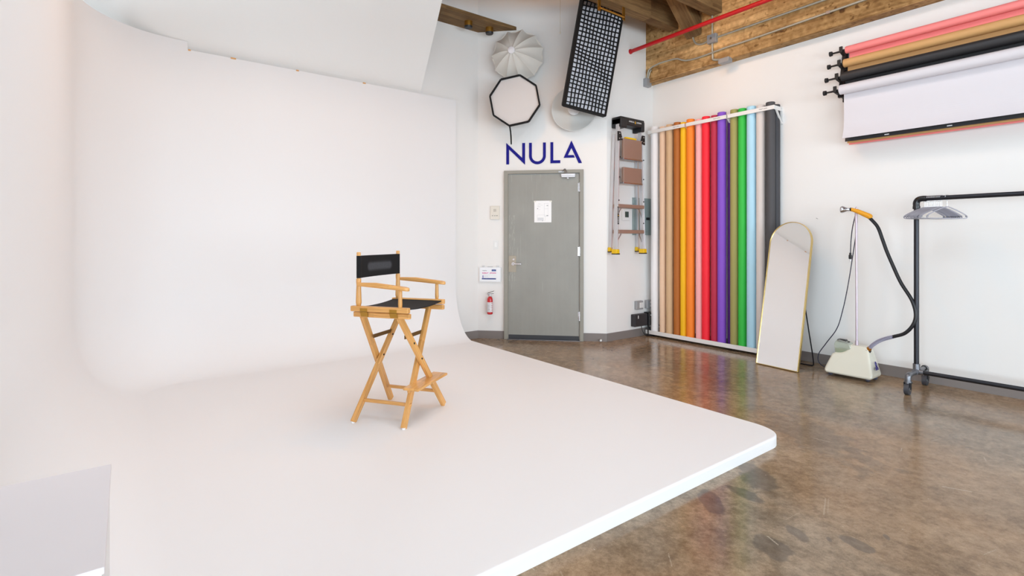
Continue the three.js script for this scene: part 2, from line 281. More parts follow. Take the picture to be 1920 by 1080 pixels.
// ---------------------------------------------------------------- beams and pipes overhead
const XB = 5.62;
{
  const g = box(XR - XB, HC - 3.39, Z_WIN - ZB, (XR + XB) / 2, (HC + 3.39) / 2, (Z_WIN + ZB) / 2);
  const seg = new THREE.BoxGeometry(XR - XB, HC - 3.39, Z_WIN - ZB, 1, 1, 1); seg.translate((XR + XB) / 2, (HC + 3.39) / 2, (Z_WIN + ZB) / 2);
  planUV(seg, (x, y, z) => [z / 4, (y + x) / 2]);
  tag(mesh('concrete_beam', seg, M.beam, scene), 'rough ochre board-marked beam along the top of the right wall', 'beam');
  const uvb = g => grainUV(g);
  tag(mesh('timber_beam', bar(V(XL, 4.12, -4.02), V(XB, 4.12, -4.02), .14, .31, V(0, 0, 1), .006), M.timber, scene), 'brown timber roof beam passing in front of the gridded softbox', 'beam');
  tag(mesh('timber_beam', bar(V(XL, 4.11, -3.42), V(XB, 4.11, -3.42), .14, .30, V(0, 0, 1), .006), M.timber, scene), 'brown timber roof beam nearest the camera above the red pipe', 'beam');
  tag(mesh('knee_brace', bar(V(4.70, 4.72, -3.72), V(XB + .03, 3.84, -3.72), .20, .16, V(0, 0, 1), .006), M.timber, scene), 'sloping timber knee brace between the two roof beams', 'beam');
  const led = extrude([[2.6, 5.628], [L0.x, 5.628], [L0.x + .358, 5.27], [2.6, 5.27]].map(p => [p[0], p[1]]), .045); led.rotateX(-Math.PI / 2); led.translate(0, 3.99, 0);
  planUV(led, (x, y, z) => [z + y, x]);
  const lt = thing('ledger_beam', 'dark timber ledge high on the wall beside the white umbrella', 'beam', [0, 0, 0]);
  mesh('plank', led, M.timber, lt);
  for (const x of [3.40, 3.715]) { const b = mesh('pipe_stub', [cyl(V(x, 3.995, -5.42), V(x, 3.93, -5.42), .05, .05, 24)], M.brass, lt); mesh('cap', cyl(V(x, 3.932, -5.42), V(x, 3.912, -5.42), .052, .046, 24), M.blackPlastic, b); }
}
{ // sprinkler pipe and conduits
  const t = thing('sprinkler_pipe', 'straight red sprinkler pipe running under the roof beams', 'pipe', [5.30, 3.755, ZB]);
  mesh('pipe', cyl(V(0, 0, 0), V(0, .03, Z_WIN - ZB), .024), std(0xc0141c, .35), t);
  mesh('wall_collar', cyl(V(0, 0, 0), V(0, 0, .02), .034, .03), std(0xc0141c, .35), t);
  const cx = XB - .014, cond = std(0xb7b4a6, .45, .4);
  const c1 = thing('conduit', 'pale metal conduit bending along the beam to a box in the corner', 'conduit', [0, 0, 0]);
  mesh('pipe', tube([V(cx, 3.43, -4.43), V(cx, 3.56, -4.40), V(cx, 3.60, -4.25), V(cx, 3.6, -4.1), V(cx, 3.585, -3.95), V(cx, 3.535, -3.86), V(cx, 3.515, -3.72), V(cx - .01, 3.515, -3.5), V(cx - .012, 3.525, -3.3), V(cx, 3.53, -3.1), V(cx, 3.56, -1.9), V(cx, 3.62, .5), V(cx, 3.65, Z_WIN)], .0105, 160, 10), cond, c1);
  mesh('pipe', tube([V(cx, 3.44, -4.41), V(cx, 3.52, -4.385), V(cx, 3.55, -4.36)], .008, 20, 8), cond, c1);
  const b1 = mesh('junction_box', rbox(.10, .11, .06, 5.61, 3.395, ZB + .03, .006), M.boxGrey, c1);
  mesh('cover_plate', rbox(.092, .10, .004, 5.61, 3.395, ZB + .062, .001), M.boxGrey, b1);
  for (let i = 0; i < 4; i++) mesh('strap', rbox(.006, .03, .04, cx - .008, 3.555 + i * .035 - .004, -2.2 + i * 1.2, .002), M.galv, c1);
  const c2 = thing('conduit', 'upper metal conduit meeting a square junction box on the beam', 'conduit', [0, 0, 0]);
  mesh('pipe', tube([V(cx, 3.86, -3.74), V(cx, 3.76, -3.725), V(cx, 3.69, -3.68), V(cx, 3.665, -3.6), V(cx, 3.675, -3.52), V(cx, 3.685, -3.4)], .0105, 50, 10), cond, c2);
  mesh('pipe', tube([V(cx, 3.685, -3.4), V(cx, 3.69, -2.3), V(cx, 3.70, 0), V(cx, 3.71, Z_WIN)], .0105, 60, 10), cond, c2);
  const b2 = mesh('junction_box', rbox(.05, .105, .115, XB - .025, 3.68, -3.46, .006), M.boxGrey, c2);
  mesh('cover_plate', rbox(.004, .098, .108, XB - .052, 3.68, -3.46, .001), M.boxGrey, b2);
  mesh('knob', cyl(V(XB - .054, 3.68, -3.46), V(XB - .066, 3.68, -3.46), .014, .012), M.steel, b2);
  mesh('pipe', tube([V(cx, 4.1, -3.47), V(cx, 3.8, -3.47), V(cx, 3.6, -3.47), V(cx, 3.47, -3.465)], .0105, 30, 10), cond, c2);
  mesh('elbow', tube([V(cx, 3.48, -3.465), V(cx, 3.44, -3.46), V(cx - .002, 3.425, -3.43), V(cx, 3.41, -3.37), V(cx, 3.40, -3.34)], .0125, 30, 10), cond, c2);
  mesh('junction_box', rbox(.09, .055, .13, XB - .02, 3.375, -3.3, .006), M.boxGrey, c2);
}
// invented globe pendants above the picture, added to warm the upper walls
for (const [x, z, label] of [[.8, -3.5, 'added warm globe pendant nearest the curved corner of the backdrop'], [2.5, -3.7, 'added warm globe pendant above the right part of the backdrop'], [3.5, -3.24, 'added warm globe pendant nearest the paper rolls']]) {
  const t = thing('added_pendant_lamp', label, 'lamp', [x, 4.2, z], 0, 'added globe pendants');
  mesh('cord', cyl(V(0, .15, 0), V(0, HC - 4.2, 0), .004, .004, 8), M.black, t);
  mesh('globe', new THREE.SphereGeometry(.12, 28, 18), new THREE.MeshStandardMaterial({ color: 0xfff2e0, roughness: .3, emissive: 0xffc487, emissiveIntensity: 2.0 }), t);
  mesh('cap', cyl(V(0, .1, 0), V(0, .16, 0), .045, .03), M.brass, t);
  const l = new THREE.PointLight(0xffb86c, 5.8, 0, 2); l.position.set(0, 0, 0); l.castShadow = true; l.shadow.radius = 6; t.add(l);
}
{ // pipe hanger under the beam, pull cord
  const t = thing('pipe_hanger', 'small brass trapeze bracket hanging under the timber beam', 'bracket', [4.39, 3.965, -3.96]);
  for (const x of [-.205, .2]) mesh('tab', rbox(.045, .16, .006, x, -.07, 0, .002), M.brass, t);
  mesh('cross_bar', cyl(V(-.2, -.115, .006), V(.2, -.115, .006), .012), M.brass, t);
  const c = thing('pull_cord', 'thin pale cord hanging above the door with a small knob', 'cord', DW(1.085, 3.82, .3));
  mesh('cord', cyl(V(0, 0, 0), V(0, HC - 3.82, 0), .0025, .0025, 6), std(0xcfc2ac, .8), c);
  mesh('knob', lathe([[0, -.03], [.009, -.026], [.011, -.012], [.004, .002], [0, .003]], 12), std(0xd8cfc0, .6), c);
}

// ---------------------------------------------------------------- door, sign letters and wall fittings on the diagonal wall
const TD = -Math.PI / 4;
{
  const f = tag(new THREE.Group(), 'grey metal frame around the door', 'door frame', null, 'structure'); f.name = 'trim_1'; f.position.copy(DW(.858, 0, 0)); f.rotation.y = TD; scene.add(f);
  mesh('jamb', [rbox(.052, 2.172, .045, -.482, 1.086, .0225, .004), rbox(.012, 2.13, .03, -.452, 1.065, .012, .002)], M.frame, f);
  mesh('jamb', [rbox(.046, 2.172, .045, .485, 1.086, .0225, .004), rbox(.01, 2.13, .03, .46, 1.065, .012, .002)], M.frame, f);
  mesh('head', rbox(.93, .043, .045, 0, 2.1505, .0225, .004), M.frame, f);
  mesh('sill', rbox(.93, .01, .06, 0, .005, .03, .003), M.galv, f);
  const d = tag(new THREE.Group(), 'grey painted door with a lever handle below the blue letters', 'door', null, 'structure'); d.name = 'door_1'; d.position.copy(DW(.858, 0, 0)); d.rotation.y = TD; scene.add(d);
  const lg = box(.9, 2.062, .024, 0, 1.091, .012); planUV(lg, (x, y) => [x / .9 + .5, y / 2.13]);
  mesh('leaf', lg, M.door, d);
  mesh('door_sweep', rbox(.9, .052, .03, 0, .036, .016, .003), std(0x3a3b3f, .6), d);
  const hp = mesh('handle_plate', rbox(.1, .21, .006, -.4, .972, .027, .002), std(0xa79c8c, .4, .5), d);
  mesh('lever_handle', [cyl(V(-.385, .975, .028), V(-.385, .975, .07), .026, .022), rbox(.105, .02, .014, -.335, .973, .075, .006)], M.chrome, hp);
  mesh('keyhole', cyl(V(-.385, 1.03, .028), V(-.385, 1.03, .034), .011), M.chrome, hp);
  for (const y of [1.948, 1.135, .315]) mesh('hinge', [cyl(V(.456, y - .057, .034), V(.456, y + .057, .034), .009), rbox(.02, .11, .004, .447, y, .027, .001)], M.chrome, d);
  const cl = mesh('door_closer', [rbox(.18, .03, .03, .315, 2.105, .045, .006), rbox(.175, .02, .026, .315, 2.083, .043, .006), cyl(V(.31, 2.07, .045), V(.31, 2.055, .045), .017, .014)], M.alu, d);
  mesh('arm', [bar(V(.305, 2.122, .05), V(.275, 2.178, .09), .016, .006), bar(V(.275, 2.178, .09), V(.24, 2.145, .05), .016, .006), rbox(.07, .02, .01, .225, 2.145, .05, .003)], M.steel, cl);
}
function strokes(g, x, y, w, h, color, n, jit = .35) { g.fillStyle = color; let px = x; while (px < x + w) { const q = h * rr(.35, .75); if (rnd() > .16) g.fillRect(px, y + h * rr(0, jit), q * .5, h * rr(.5, .85)); px += q * .72; } }
{
  const t = thing('notice_sheet', 'white printed sheet taped to the grey door', 'paper', DW(.85, 1.505, .0245), TD);
  const m = std(0xffffff, .7, 0, { map: canvasTex(256, 320, (g, w, h) => { g.fillStyle = '#fbfbfb'; g.fillRect(0, 0, w, h); g.strokeStyle = '#d3d5d8'; g.lineWidth = 3; g.strokeRect(150, 40, 58, 190); g.strokeRect(44, 210, 120, 84); g.beginPath(); g.moveTo(150, 120); g.lineTo(208, 120); g.stroke(); for (const [a, b, l] of [[44, 40, 60], [44, 62, 80], [44, 84, 50]]) strokes(g, a, b, l, 8, '#c6c9cc'); g.fillStyle = '#8d9094'; g.fillRect(184, 68, 24, 9); g.fillRect(182, 214, 26, 11); g.fillRect(42, 112, 16, 10); g.fillRect(120, 280, 8, 22); g.fillStyle = '#dfe1e4'; g.fillRect(50, 250, 90, 40); g.fillRect(66, 128, 26, 5); }) });
  const gm = box(.219, .277, .0012, 0, .1385, .0006); mesh('sheet', gm, m, t);
  for (const x of [-.1, .1]) mesh('tape', box(.03, .018, .0006, x, .268, .0016), std(0xe9e7df, .4), t);
}
{
  const t = thing('wall_lettering', 'dark blue letters spelling NULA above the door', 'sign', DW(.858, 2.255, .001), TD);
  const blue = std(0x0a0884, .85), o = .858, y0 = 2.255, dp = .006;
  const sh = (pts, holes) => { const s = new THREE.Shape(pts.map(p => new THREE.Vector2(p[0] - o, p[1] - y0))); return new THREE.ExtrudeGeometry(s, { depth: dp, bevelEnabled: false, curveSegments: 24 }); };
  mesh('letter', sh([[.375, 2.258], [.411, 2.258], [.411, 2.452], [.619, 2.25], [.619, 2.53], [.583, 2.53], [.583, 2.338], [.375, 2.536]]), blue, t);
  const u = new THREE.Shape(), ux = .779 - o, uy = 2.361 - y0; u.moveTo(ux - .108, 2.53 - y0); u.lineTo(ux - .108, uy); u.absarc(ux, uy, .108, Math.PI, 2 * Math.PI, false); u.lineTo(ux + .108, 2.53 - y0); u.lineTo(ux + .072, 2.53 - y0); u.lineTo(ux + .072, uy); u.absarc(ux, uy, .072, 0, Math.PI, true); u.lineTo(ux - .072, 2.53 - y0); u.lineTo(ux - .108, 2.53 - y0);
  mesh('letter', new THREE.ExtrudeGeometry(u, { depth: dp, bevelEnabled: false, curveSegments: 24 }), blue, t);
  mesh('letter', sh([[.946, 2.262], [1.072, 2.262], [1.072, 2.298], [.982, 2.298], [.982, 2.531], [.946, 2.531]]), blue, t);
  mesh('letter', [sh([[1.213, 2.546], [1.346, 2.257], [1.304, 2.257], [1.213, 2.452], [1.167, 2.36], [1.241, 2.36], [1.256, 2.328], [1.115, 2.328]])], blue, t);
}
{
  const t = thing('intercom_panel', 'beige wall intercom panel left of the door', 'intercom', DW(.227, 1.547, 0), TD);
  mesh('housing', rbox(.122, .174, .022, 0, .087, .011, .005), std(0xe6e0d4, .5), t);
  mesh('speaker_grille', rbox(.036, .036, .002, 0, .117, .0225, .001), std(0xc9c3b8, .6), t);
  for (const x of [-.03, 0, .028]) mesh('button', rbox(x > .02 ? .02 : .014, .008, .004, x, .048, .023, .001), std(0x85827c, .5), t);
  const s = thing('light_switch', 'white rocker light switch between intercom and framed notice', 'switch', DW(.236, 1.16, 0), TD);
  mesh('cover_plate', rbox(.068, .112, .006, 0, .056, .003, .002), M.white, s);
  mesh('rocker', rbox(.03, .064, .008, 0, .056, .006, .002), std(0xf6f6f4, .35), s);
  const f = thing('framed_notice', 'clear wall holder with a notice bearing a dark blue stripe', 'notice', DW(.165, .737, 0), TD);
  mesh('holder', rbox(.285, .19, .03, 0, .095, .015, .003), std(0xf1f2f4, .2), f);
  const m = std(0xffffff, .35, 0, { map: canvasTex(512, 340, (g, w, h) => { g.fillStyle = '#f4f6fa'; g.fillRect(0, 0, w, h); strokes(g, 60, 60, 120, 22, '#6d7480'); g.fillStyle = '#0d2f7d'; g.fillRect(300, 42, 110, 44); strokes(g, 322, 58, 70, 20, '#8fb6ee'); strokes(g, 56, 114, 350, 38, '#d0408a', 0, .2); g.fillStyle = '#5b4ba8'; g.fillRect(60, 196, 30, 20); g.fillRect(60, 222, 30, 26); strokes(g, 100, 200, 150, 16, '#b8bfd0'); strokes(g, 100, 224, 110, 14, '#c6ccd8'); g.fillStyle = '#0d3384'; g.fillRect(46, 262, 364, 30); }) });
  mesh('notice', box(.262, .174, .001, 0, .095, .0307), m, f);
  mesh('clip', rbox(.03, .02, .02, -.09, .2, .012, .004), std(0xdadbdd, .2), f); mesh('clip', rbox(.03, .02, .02, .1, .2, .012, .004), std(0xdadbdd, .2), f); mesh('top_lip', rbox(.07, .008, .012, 0, .194, .012, .002), std(0xc4c5c8, .3), f);
  const e = thing('fire_extinguisher', 'small red fire extinguisher on the wall beside the door', 'extinguisher', DW(.17, .322, .062), TD);
  mesh('cylinder', lathe([[0, 0], [.03, 0], [.037, .008], [.037, .185], [.033, .208], [.02, .225], [.014, .232], [0, .232]], 28), phys(0xc8101a, .25, 0, { clearcoat: .6, clearcoatRoughness: .1 }), e);
  const lab = canvasTex(256, 256, (g, w, h) => { g.fillStyle = '#efeef0'; g.fillRect(0, 0, w, h); for (let i = 0; i < 9; i++) { strokes(g, 16 + (i % 3) * 4, 12 + i * 26, 150, 14, i % 3 ? '#6b6a78' : '#3a3944'); } for (let i = 0; i < 4; i++) { g.fillStyle = '#b8202c'; g.fillRect(204, 20 + i * 58, 26, 20); } });
  const lb = new THREE.CylinderGeometry(.0376, .0376, .125, 24, 1, true, -1.25, 2.5); lb.translate(0, .095, 0); mesh('printed_label', lb, std(0xffffff, .45, 0, { map: lab }), e);
  mesh('valve', [cyl(V(0, .23, 0), V(0, .262, 0), .014), rbox(.03, .02, .022, 0, .262, 0, .004), cyl(V(0, .262, 0), V(-.03, .262, .01), .011)], M.steel, e);
  mesh('lever', [bar(V(-.03, .272, 0), V(.055, .302, 0), .014, .006, V(0, 0, 1)), bar(V(-.01, .262, 0), V(.05, .268, 0), .012, .005, V(0, 0, 1))], M.black, e);
  mesh('wall_hook', rbox(.04, .05, .03, 0, .2, -.047, .004), M.steel, e);
  const ds = thing('door_stop', 'small metal door stop on the baseboard right of the door', 'door stop', DW(1.58, .025, .012), TD);
  mesh('stem', cyl(V(0, 0, 0), V(0, 0, .05), .01, .009), M.chrome, ds); mesh('tip', cyl(V(0, 0, .05), V(0, 0, .068), .014, .012), M.white, ds);
}

// ---------------------------------------------------------------- light modifiers on the wall
{ // white deep umbrella
  const t = thing('umbrella_softbox', 'white fabric umbrella softbox hanging above the octagonal one', 'softbox', DW(.54, 3.61, .0), TD);
  const cloth = phys(0xe6e2da, .75, 0, { side: THREE.DoubleSide, transmission: .12, thickness: 0 });
  const n = 11, R = .335, hub = V(-.055, .01, .31), zr = .14, ang = i => .25 + i * 2 * Math.PI / n;
  const rib = (i, q) => { const a = ang(i), e = V(Math.cos(a) * R, Math.sin(a) * R, zr); const p = hub.clone().lerp(e, q); p.z += .045 * Math.sin(Math.PI * q); return p; };
  for (let i = 0; i < n; i++) {
    const A = 6, B = 8, pos = [], idx = [];
    for (let b = 0; b <= B; b++) for (let a = 0; a <= A; a++) { const q = .1 + .9 * b / B, w = a / A, p = rib(i, q).lerp(rib(i + 1, q), w), sag = Math.sin(Math.PI * w); p.z -= .028 * sag * q; p.lerp(hub, .05 * sag * q * q); pos.push(p.x, p.y, p.z); }
    for (let b = 0; b < B; b++) for (let a = 0; a < A; a++) { const u = b * (A + 1) + a; idx.push(u, u + A + 1, u + 1, u + 1, u + A + 1, u + A + 2); }
    const g = new THREE.BufferGeometry(); g.setAttribute('position', new THREE.Float32BufferAttribute(pos, 3)); g.setIndex(idx); g.computeVertexNormals();
    mesh('panel', g, cloth, t);
    mesh('rib', tube([0.08, .3, .55, .8, 1].map(q => rib(i, q)), .0035, 12, 6), std(0xded9d0, .6), t);
  }
  const back = []; // inner shell toward the wall
  mesh('hub_disc', (() => { const g = lathe([[0, .014], [.02, .013], [.04, .006], [.044, 0], [.044, -.006], [0, -.006]], 24); g.rotateX(Math.PI / 2); g.translate(hub.x, hub.y, hub.z + .012); return g; })(), std(0xf2eff2, .6), t);
  mesh('shaft', cyl(V(0, 0, 0), hub, .008), M.steel, t);
  mesh('back_shell', (() => { const g = new THREE.CylinderGeometry(R * .97, .1, .12, n, 1, true); g.rotateX(Math.PI / 2); g.rotateZ(.25); g.translate(0, 0, .075); return g; })(), phys(0xd8d4cc, .8, 0, { side: THREE.DoubleSide }), t);
}
{ // octagonal softbox
  const t = thing('octagon_softbox', 'octagonal softbox with black rim and flat white front', 'softbox', DW(.525, 3.0, 0), TD);
  const R = .322, ph = 78 * Math.PI / 180, zf = .3; const P = (i, r, z) => V(Math.cos(ph + i * Math.PI / 4) * r, Math.sin(ph + i * Math.PI / 4) * r, z);
  const front = []; const pos = [], idx = []; const rings = 6; pos.push(0, 0, zf + .012);
  for (let r = 1; r <= rings; r++) for (let i = 0; i < 8; i++) { const q = r / rings, p = P(i, (R - .016) * q, zf + .012 * (1 - q * q) - .004 * q); pos.push(p.x, p.y, p.z); }
  for (let i = 0; i < 8; i++) { idx.push(0, 1 + i, 1 + (i + 1) % 8); for (let r = 1; r < rings; r++) { const a = 1 + (r - 1) * 8 + i, b = 1 + (r - 1) * 8 + (i + 1) % 8; idx.push(a, a + 8, b, b, a + 8, b + 8); } }
  const g = new THREE.BufferGeometry(); g.setAttribute('position', new THREE.Float32BufferAttribute(pos, 3)); g.setIndex(idx); g.computeVertexNormals();
  mesh('diffuser', g, std(0xd6d2d0, .8, 0, { side: THREE.DoubleSide }), t);
  for (let i = 0; i < 8; i++) mesh('rim', bar(P(i, R - .006, zf), P(i + 1, R - .006, zf), .04, .02, V(0, 0, 1), .003), M.fabricBlack, t);
  for (let i = 0; i < 8; i++) { const q = [P(i, R - .01, zf), P(i + 1, R - .01, zf), P(i, .08, .05), P(i + 1, .08, .05)]; const s = new THREE.BufferGeometry(); s.setAttribute('position', new THREE.Float32BufferAttribute(q.flatMap(p => [p.x, p.y, p.z]), 3)); s.setIndex([0, 2, 1, 1, 2, 3]); s.computeVertexNormals(); mesh('shell_panel', s, phys(0x101012, .85, 0, { side: THREE.DoubleSide }), t); }
  mesh('speed_ring', cyl(V(0, 0, 0), V(0, 0, .055), .085), M.black, t);
  const sp = P(3, R, zf + .004);
  mesh('strap', tube([P(4, R - .012, zf), V(-.056, -.36, zf - .01), V(-.05, -.43, zf - .02), V(-.046, -.535, zf - .02)], .009, 24, 6), M.fabricBlack, t);
}
{ // beauty dish
  const t = thing('beauty_dish', 'white round beauty dish half hidden behind the gridded softbox', 'light dish', DW(1.246, 2.925, 0), TD);
  const r2 = g => { g.rotateX(Math.PI / 2); return g; };
  const m = std(0xdfe0dd, .45, 0, { side: THREE.DoubleSide });
  mesh('dish', r2(lathe([[.06, .01], [.09, .015], [.17, .035], [.24, .075], [.272, .105], [.28, .11], [.283, .106], [.276, .098], [.242, .068], [.172, .028], [.09, .006], [.06, .002]], 56)), m, t);
  mesh('deflector', r2(lathe([[0, .115], [.04, .112], [.075, .098], [.08, .092], [.06, .09], [0, .088]], 32)), std(0xeeeef0, .4), t);
  mesh('stem', r2(lathe([[0, 0], [.06, 0], [.06, .012], [.012, .014], [.012, .09], [0, .09]], 20)), M.white, t);
}
{ // gridded strip softbox
  const t = thing('gridded_softbox', 'tall black strip softbox with fabric egg-crate grid over white front', 'softbox', DW(1.395, 2.83, .36), TD);
  const inner = new THREE.Group(); // orientation applied to every part
  const W = .56, Hh = 1.46, q = new THREE.Quaternion().setFromEuler(new THREE.Euler(0, .5, -.172, 'ZYX'));
  const put = (name, g, m) => { g = g.index ? g.toNonIndexed() : g; g.applyQuaternion(q); return mesh(name, g, m, t); };
  const cols = 11, rows = 29, dz = .03;
  const bow = (x, y) => .012 * Math.sin(y / Hh * 9.0 + x * 4) + .007 * Math.sin(y * 17 + x * 9);
  for (let i = 1; i < cols; i++) { const x = -W / 2 + .012 + (W - .024) * i / cols; const g = new THREE.BoxGeometry(.003, Hh - .03, dz, 1, 40, 1); g.translate(x, Hh / 2, -dz / 2); const p = g.attributes.position; for (let k = 0; k < p.count; k++) p.setX(k, p.getX(k) + .004 * Math.sin(p.getY(k) * 14 + i)); g.computeVertexNormals(); put('grid_strip', g, M.fabricBlack); }
  for (let j = 1; j < rows; j++) { const y = .015 + (Hh - .03) * j / rows; const g = new THREE.BoxGeometry(W - .02, .005, dz, 26, 1, 1); g.translate(0, y, -dz / 2); const p = g.attributes.position; for (let k = 0; k < p.count; k++) p.setY(k, p.getY(k) + bow(p.getX(k), y)); g.computeVertexNormals(); put('grid_strip', g, M.fabricBlack); }
  put('diffuser', box(W - .02, Hh - .02, .004, 0, Hh / 2, -dz - .004), std(0xe6e3e8, .8));
  for (const s of [-1, 1]) put('rim', rbox(.014, Hh, .075, s * (W / 2 - .003), Hh / 2, -.034, .004), M.fabricBlack);
  put('rim', rbox(W, .026, .075, 0, .006, -.034, .004), M.fabricBlack); put('rim', rbox(W, .02, .075, 0, Hh - .005, -.034, .004), M.fabricBlack);
  const c = [[-W / 2, 0], [W / 2, 0], [W / 2, Hh], [-W / 2, Hh]], b = [[-.12, Hh / 2 - .25], [.12, Hh / 2 - .25], [.12, Hh / 2 + .25], [-.12, Hh / 2 + .25]], bz = -.3;
  for (let i = 0; i < 4; i++) { const j = (i + 1) % 4; const steps = 6, pos = [], idx = []; for (let a = 0; a <= steps; a++) for (let e = 0; e < 2; e++) { const u = a / steps, C = e ? c[j] : c[i], B = e ? b[j] : b[i]; const bl = Math.pow(u, 2.2); pos.push(C[0] + (B[0] - C[0]) * bl, C[1] + (B[1] - C[1]) * bl, -.07 + (bz + .07) * u); } for (let a = 0; a < steps; a++) idx.push(a * 2, a * 2 + 2, a * 2 + 1, a * 2 + 1, a * 2 + 2, a * 2 + 3); const g = new THREE.BufferGeometry(); g.setAttribute('position', new THREE.Float32BufferAttribute(pos, 3)); g.setIndex(idx); g.computeVertexNormals(); put('shell_panel', g, phys(0x1a1a1c, .8, 0, { side: THREE.DoubleSide })); }
  put('back_plate', box(.25, .51, .02, 0, Hh / 2, bz), M.black);
  mesh('wall_mount', cyl(V(.14, .72, -.355), V(.14, .72, -.22), .02), M.black, t);
}

// ---------------------------------------------------------------- ladder and fittings on the short back wall
{
  const t = thing('step_ladder', 'folded aluminium step ladder hung on the wall with yellow feet', 'ladder', [5.13, 1.115, ZB]);
  const silver = M.alu, tread = std(0xa58a7c, .42, .35), yel = std(0xf0c410, .45);
  for (const s of [-1, 1]) {
    const rl = mesh('front_rail', [bar(V(s * .258, .03, .13), V(s < 0 ? -.19 : .236, 1.62, .105), .022, .055, V(1, 0, 0)), bar(V(s * .27, .03, .135), V(s < 0 ? -.21 : .248, 1.45, .11), .006, .062, V(1, 0, 0))], silver, t);
    for (const y of [.38, .66, .95, 1.2]) mesh('rivet', cyl(V(s < 0 ? -.258 + y * .043 : .246, y, .154), V(s < 0 ? -.258 + y * .043 : .246, y, .16), .008, .008, 10), M.black, rl);
    const ft = mesh('foot', rbox(.062, .06, .085, s * .262, .02, .13, .01), yel, t); mesh('foot_pad', rbox(.062, .014, .088, s * .262, -.008, .132, .004), M.black, ft);
    const rr_ = mesh('rear_rail', bar(V(s * .262 + .015, .05, .028), V(s < 0 ? -.19 : .245, 1.5, .04), .02, .045, V(1, 0, 0)), silver, t);
    const f2 = mesh('foot', rbox(.05, .055, .045, s * .262 + .015, .045, .028, .008), yel, t); mesh('foot_pad', rbox(.05, .012, .048, s * .262 + .015, .016, .028, .003), M.black, f2);
    const pl = mesh('hinge_plate', extrude([[-.045, 0], [.04, -.02], [.04, .1], [-.012, .1]].map(p => [s * p[0], p[1]]), .012), M.black, t); pl.position.set(s < 0 ? -.2 : .24, 1.42, .14);
    for (const [a, b] of [[-.025, .02], [.015, .012], [.012, .075]]) mesh('rivet', cyl(V(s * a, b, .012), V(s * a, b, .017), .007, .007, 10), M.alu, pl);
  }
  mesh('rail_label', [box(.028, .22, .001, -.246, .47, .1605)], std(0xffffff, .5, 0, { map: canvasTex(64, 512, (g, w, h) => { g.fillStyle = '#161616'; g.fillRect(0, 0, w, h); g.save(); g.translate(w / 2, h / 2); g.rotate(-Math.PI / 2); g.fillStyle = '#e8e8e8'; g.font = 'bold 42px sans-serif'; g.textAlign = 'center'; g.textBaseline = 'middle'; g.fillText('GORILLA', -135, 0); g.fillText('LADDERS', 135, 0); g.fillStyle = '#f2b705'; g.beginPath(); g.moveTo(-16, 22); g.lineTo(16, 22); g.lineTo(0, -24); g.fill(); g.restore(); }) }), t);
  const cap = mesh('top_cap', [rbox(.46, .1, .15, .03, 1.665, .085, .012), rbox(.12, .12, .16, -.14, 1.64, .085, .014), rbox(.06, .13, .16, .232, 1.63, .085, .014)], M.blackPlastic, t);
  mesh('printed_label', box(.27, .045, .001, .075, 1.668, .1615), std(0xffffff, .5, 0, { map: canvasTex(512, 80, (g, w, h) => { g.fillStyle = '#161616'; g.fillRect(0, 0, w, h); g.fillStyle = '#eeeeee'; g.font = 'bold 44px sans-serif'; g.textAlign = 'center'; g.textBaseline = 'middle'; g.fillText('GORILLA', 120, 42); g.fillText('LADDERS', 392, 42); g.fillStyle = '#f2b705'; g.beginPath(); g.moveTo(236, 74); g.lineTo(276, 74); g.lineTo(256, 4); g.fill(); }) }), cap);
  const plate = (y0, y1, tilt, y) => { const g = rbox(.35, y1 - y0, .035, .02, (y0 + y1) / 2, .15, .006); const m = mesh('step', g, tread, t); mesh('step_lip', rbox(.37, .02, .06, .02, y0 - .004, .145, .004), M.steel, m); mesh('step_side', [rbox(.018, y1 - y0, .05, .19, (y0 + y1) / 2, .14, .003)], M.black, m); return m; };
  const p1 = plate(1.19, 1.44); mesh('grip_strip', rbox(.2, .022, .04, -.01, 1.45, .15, .005), yel, p1);
  plate(.885, 1.08);
  for (const y of [.59, .27]) { const m = mesh('step', rbox(.49, .045, .1, 0, y, .12, .006), tread, t); for (const s of [-1, 1]) mesh('brace', bar(V(s * .24, y - .13, .13), V(s * .17, y - .025, .14), .016, .006, V(1, 0, 0)), M.steel, m); }
}
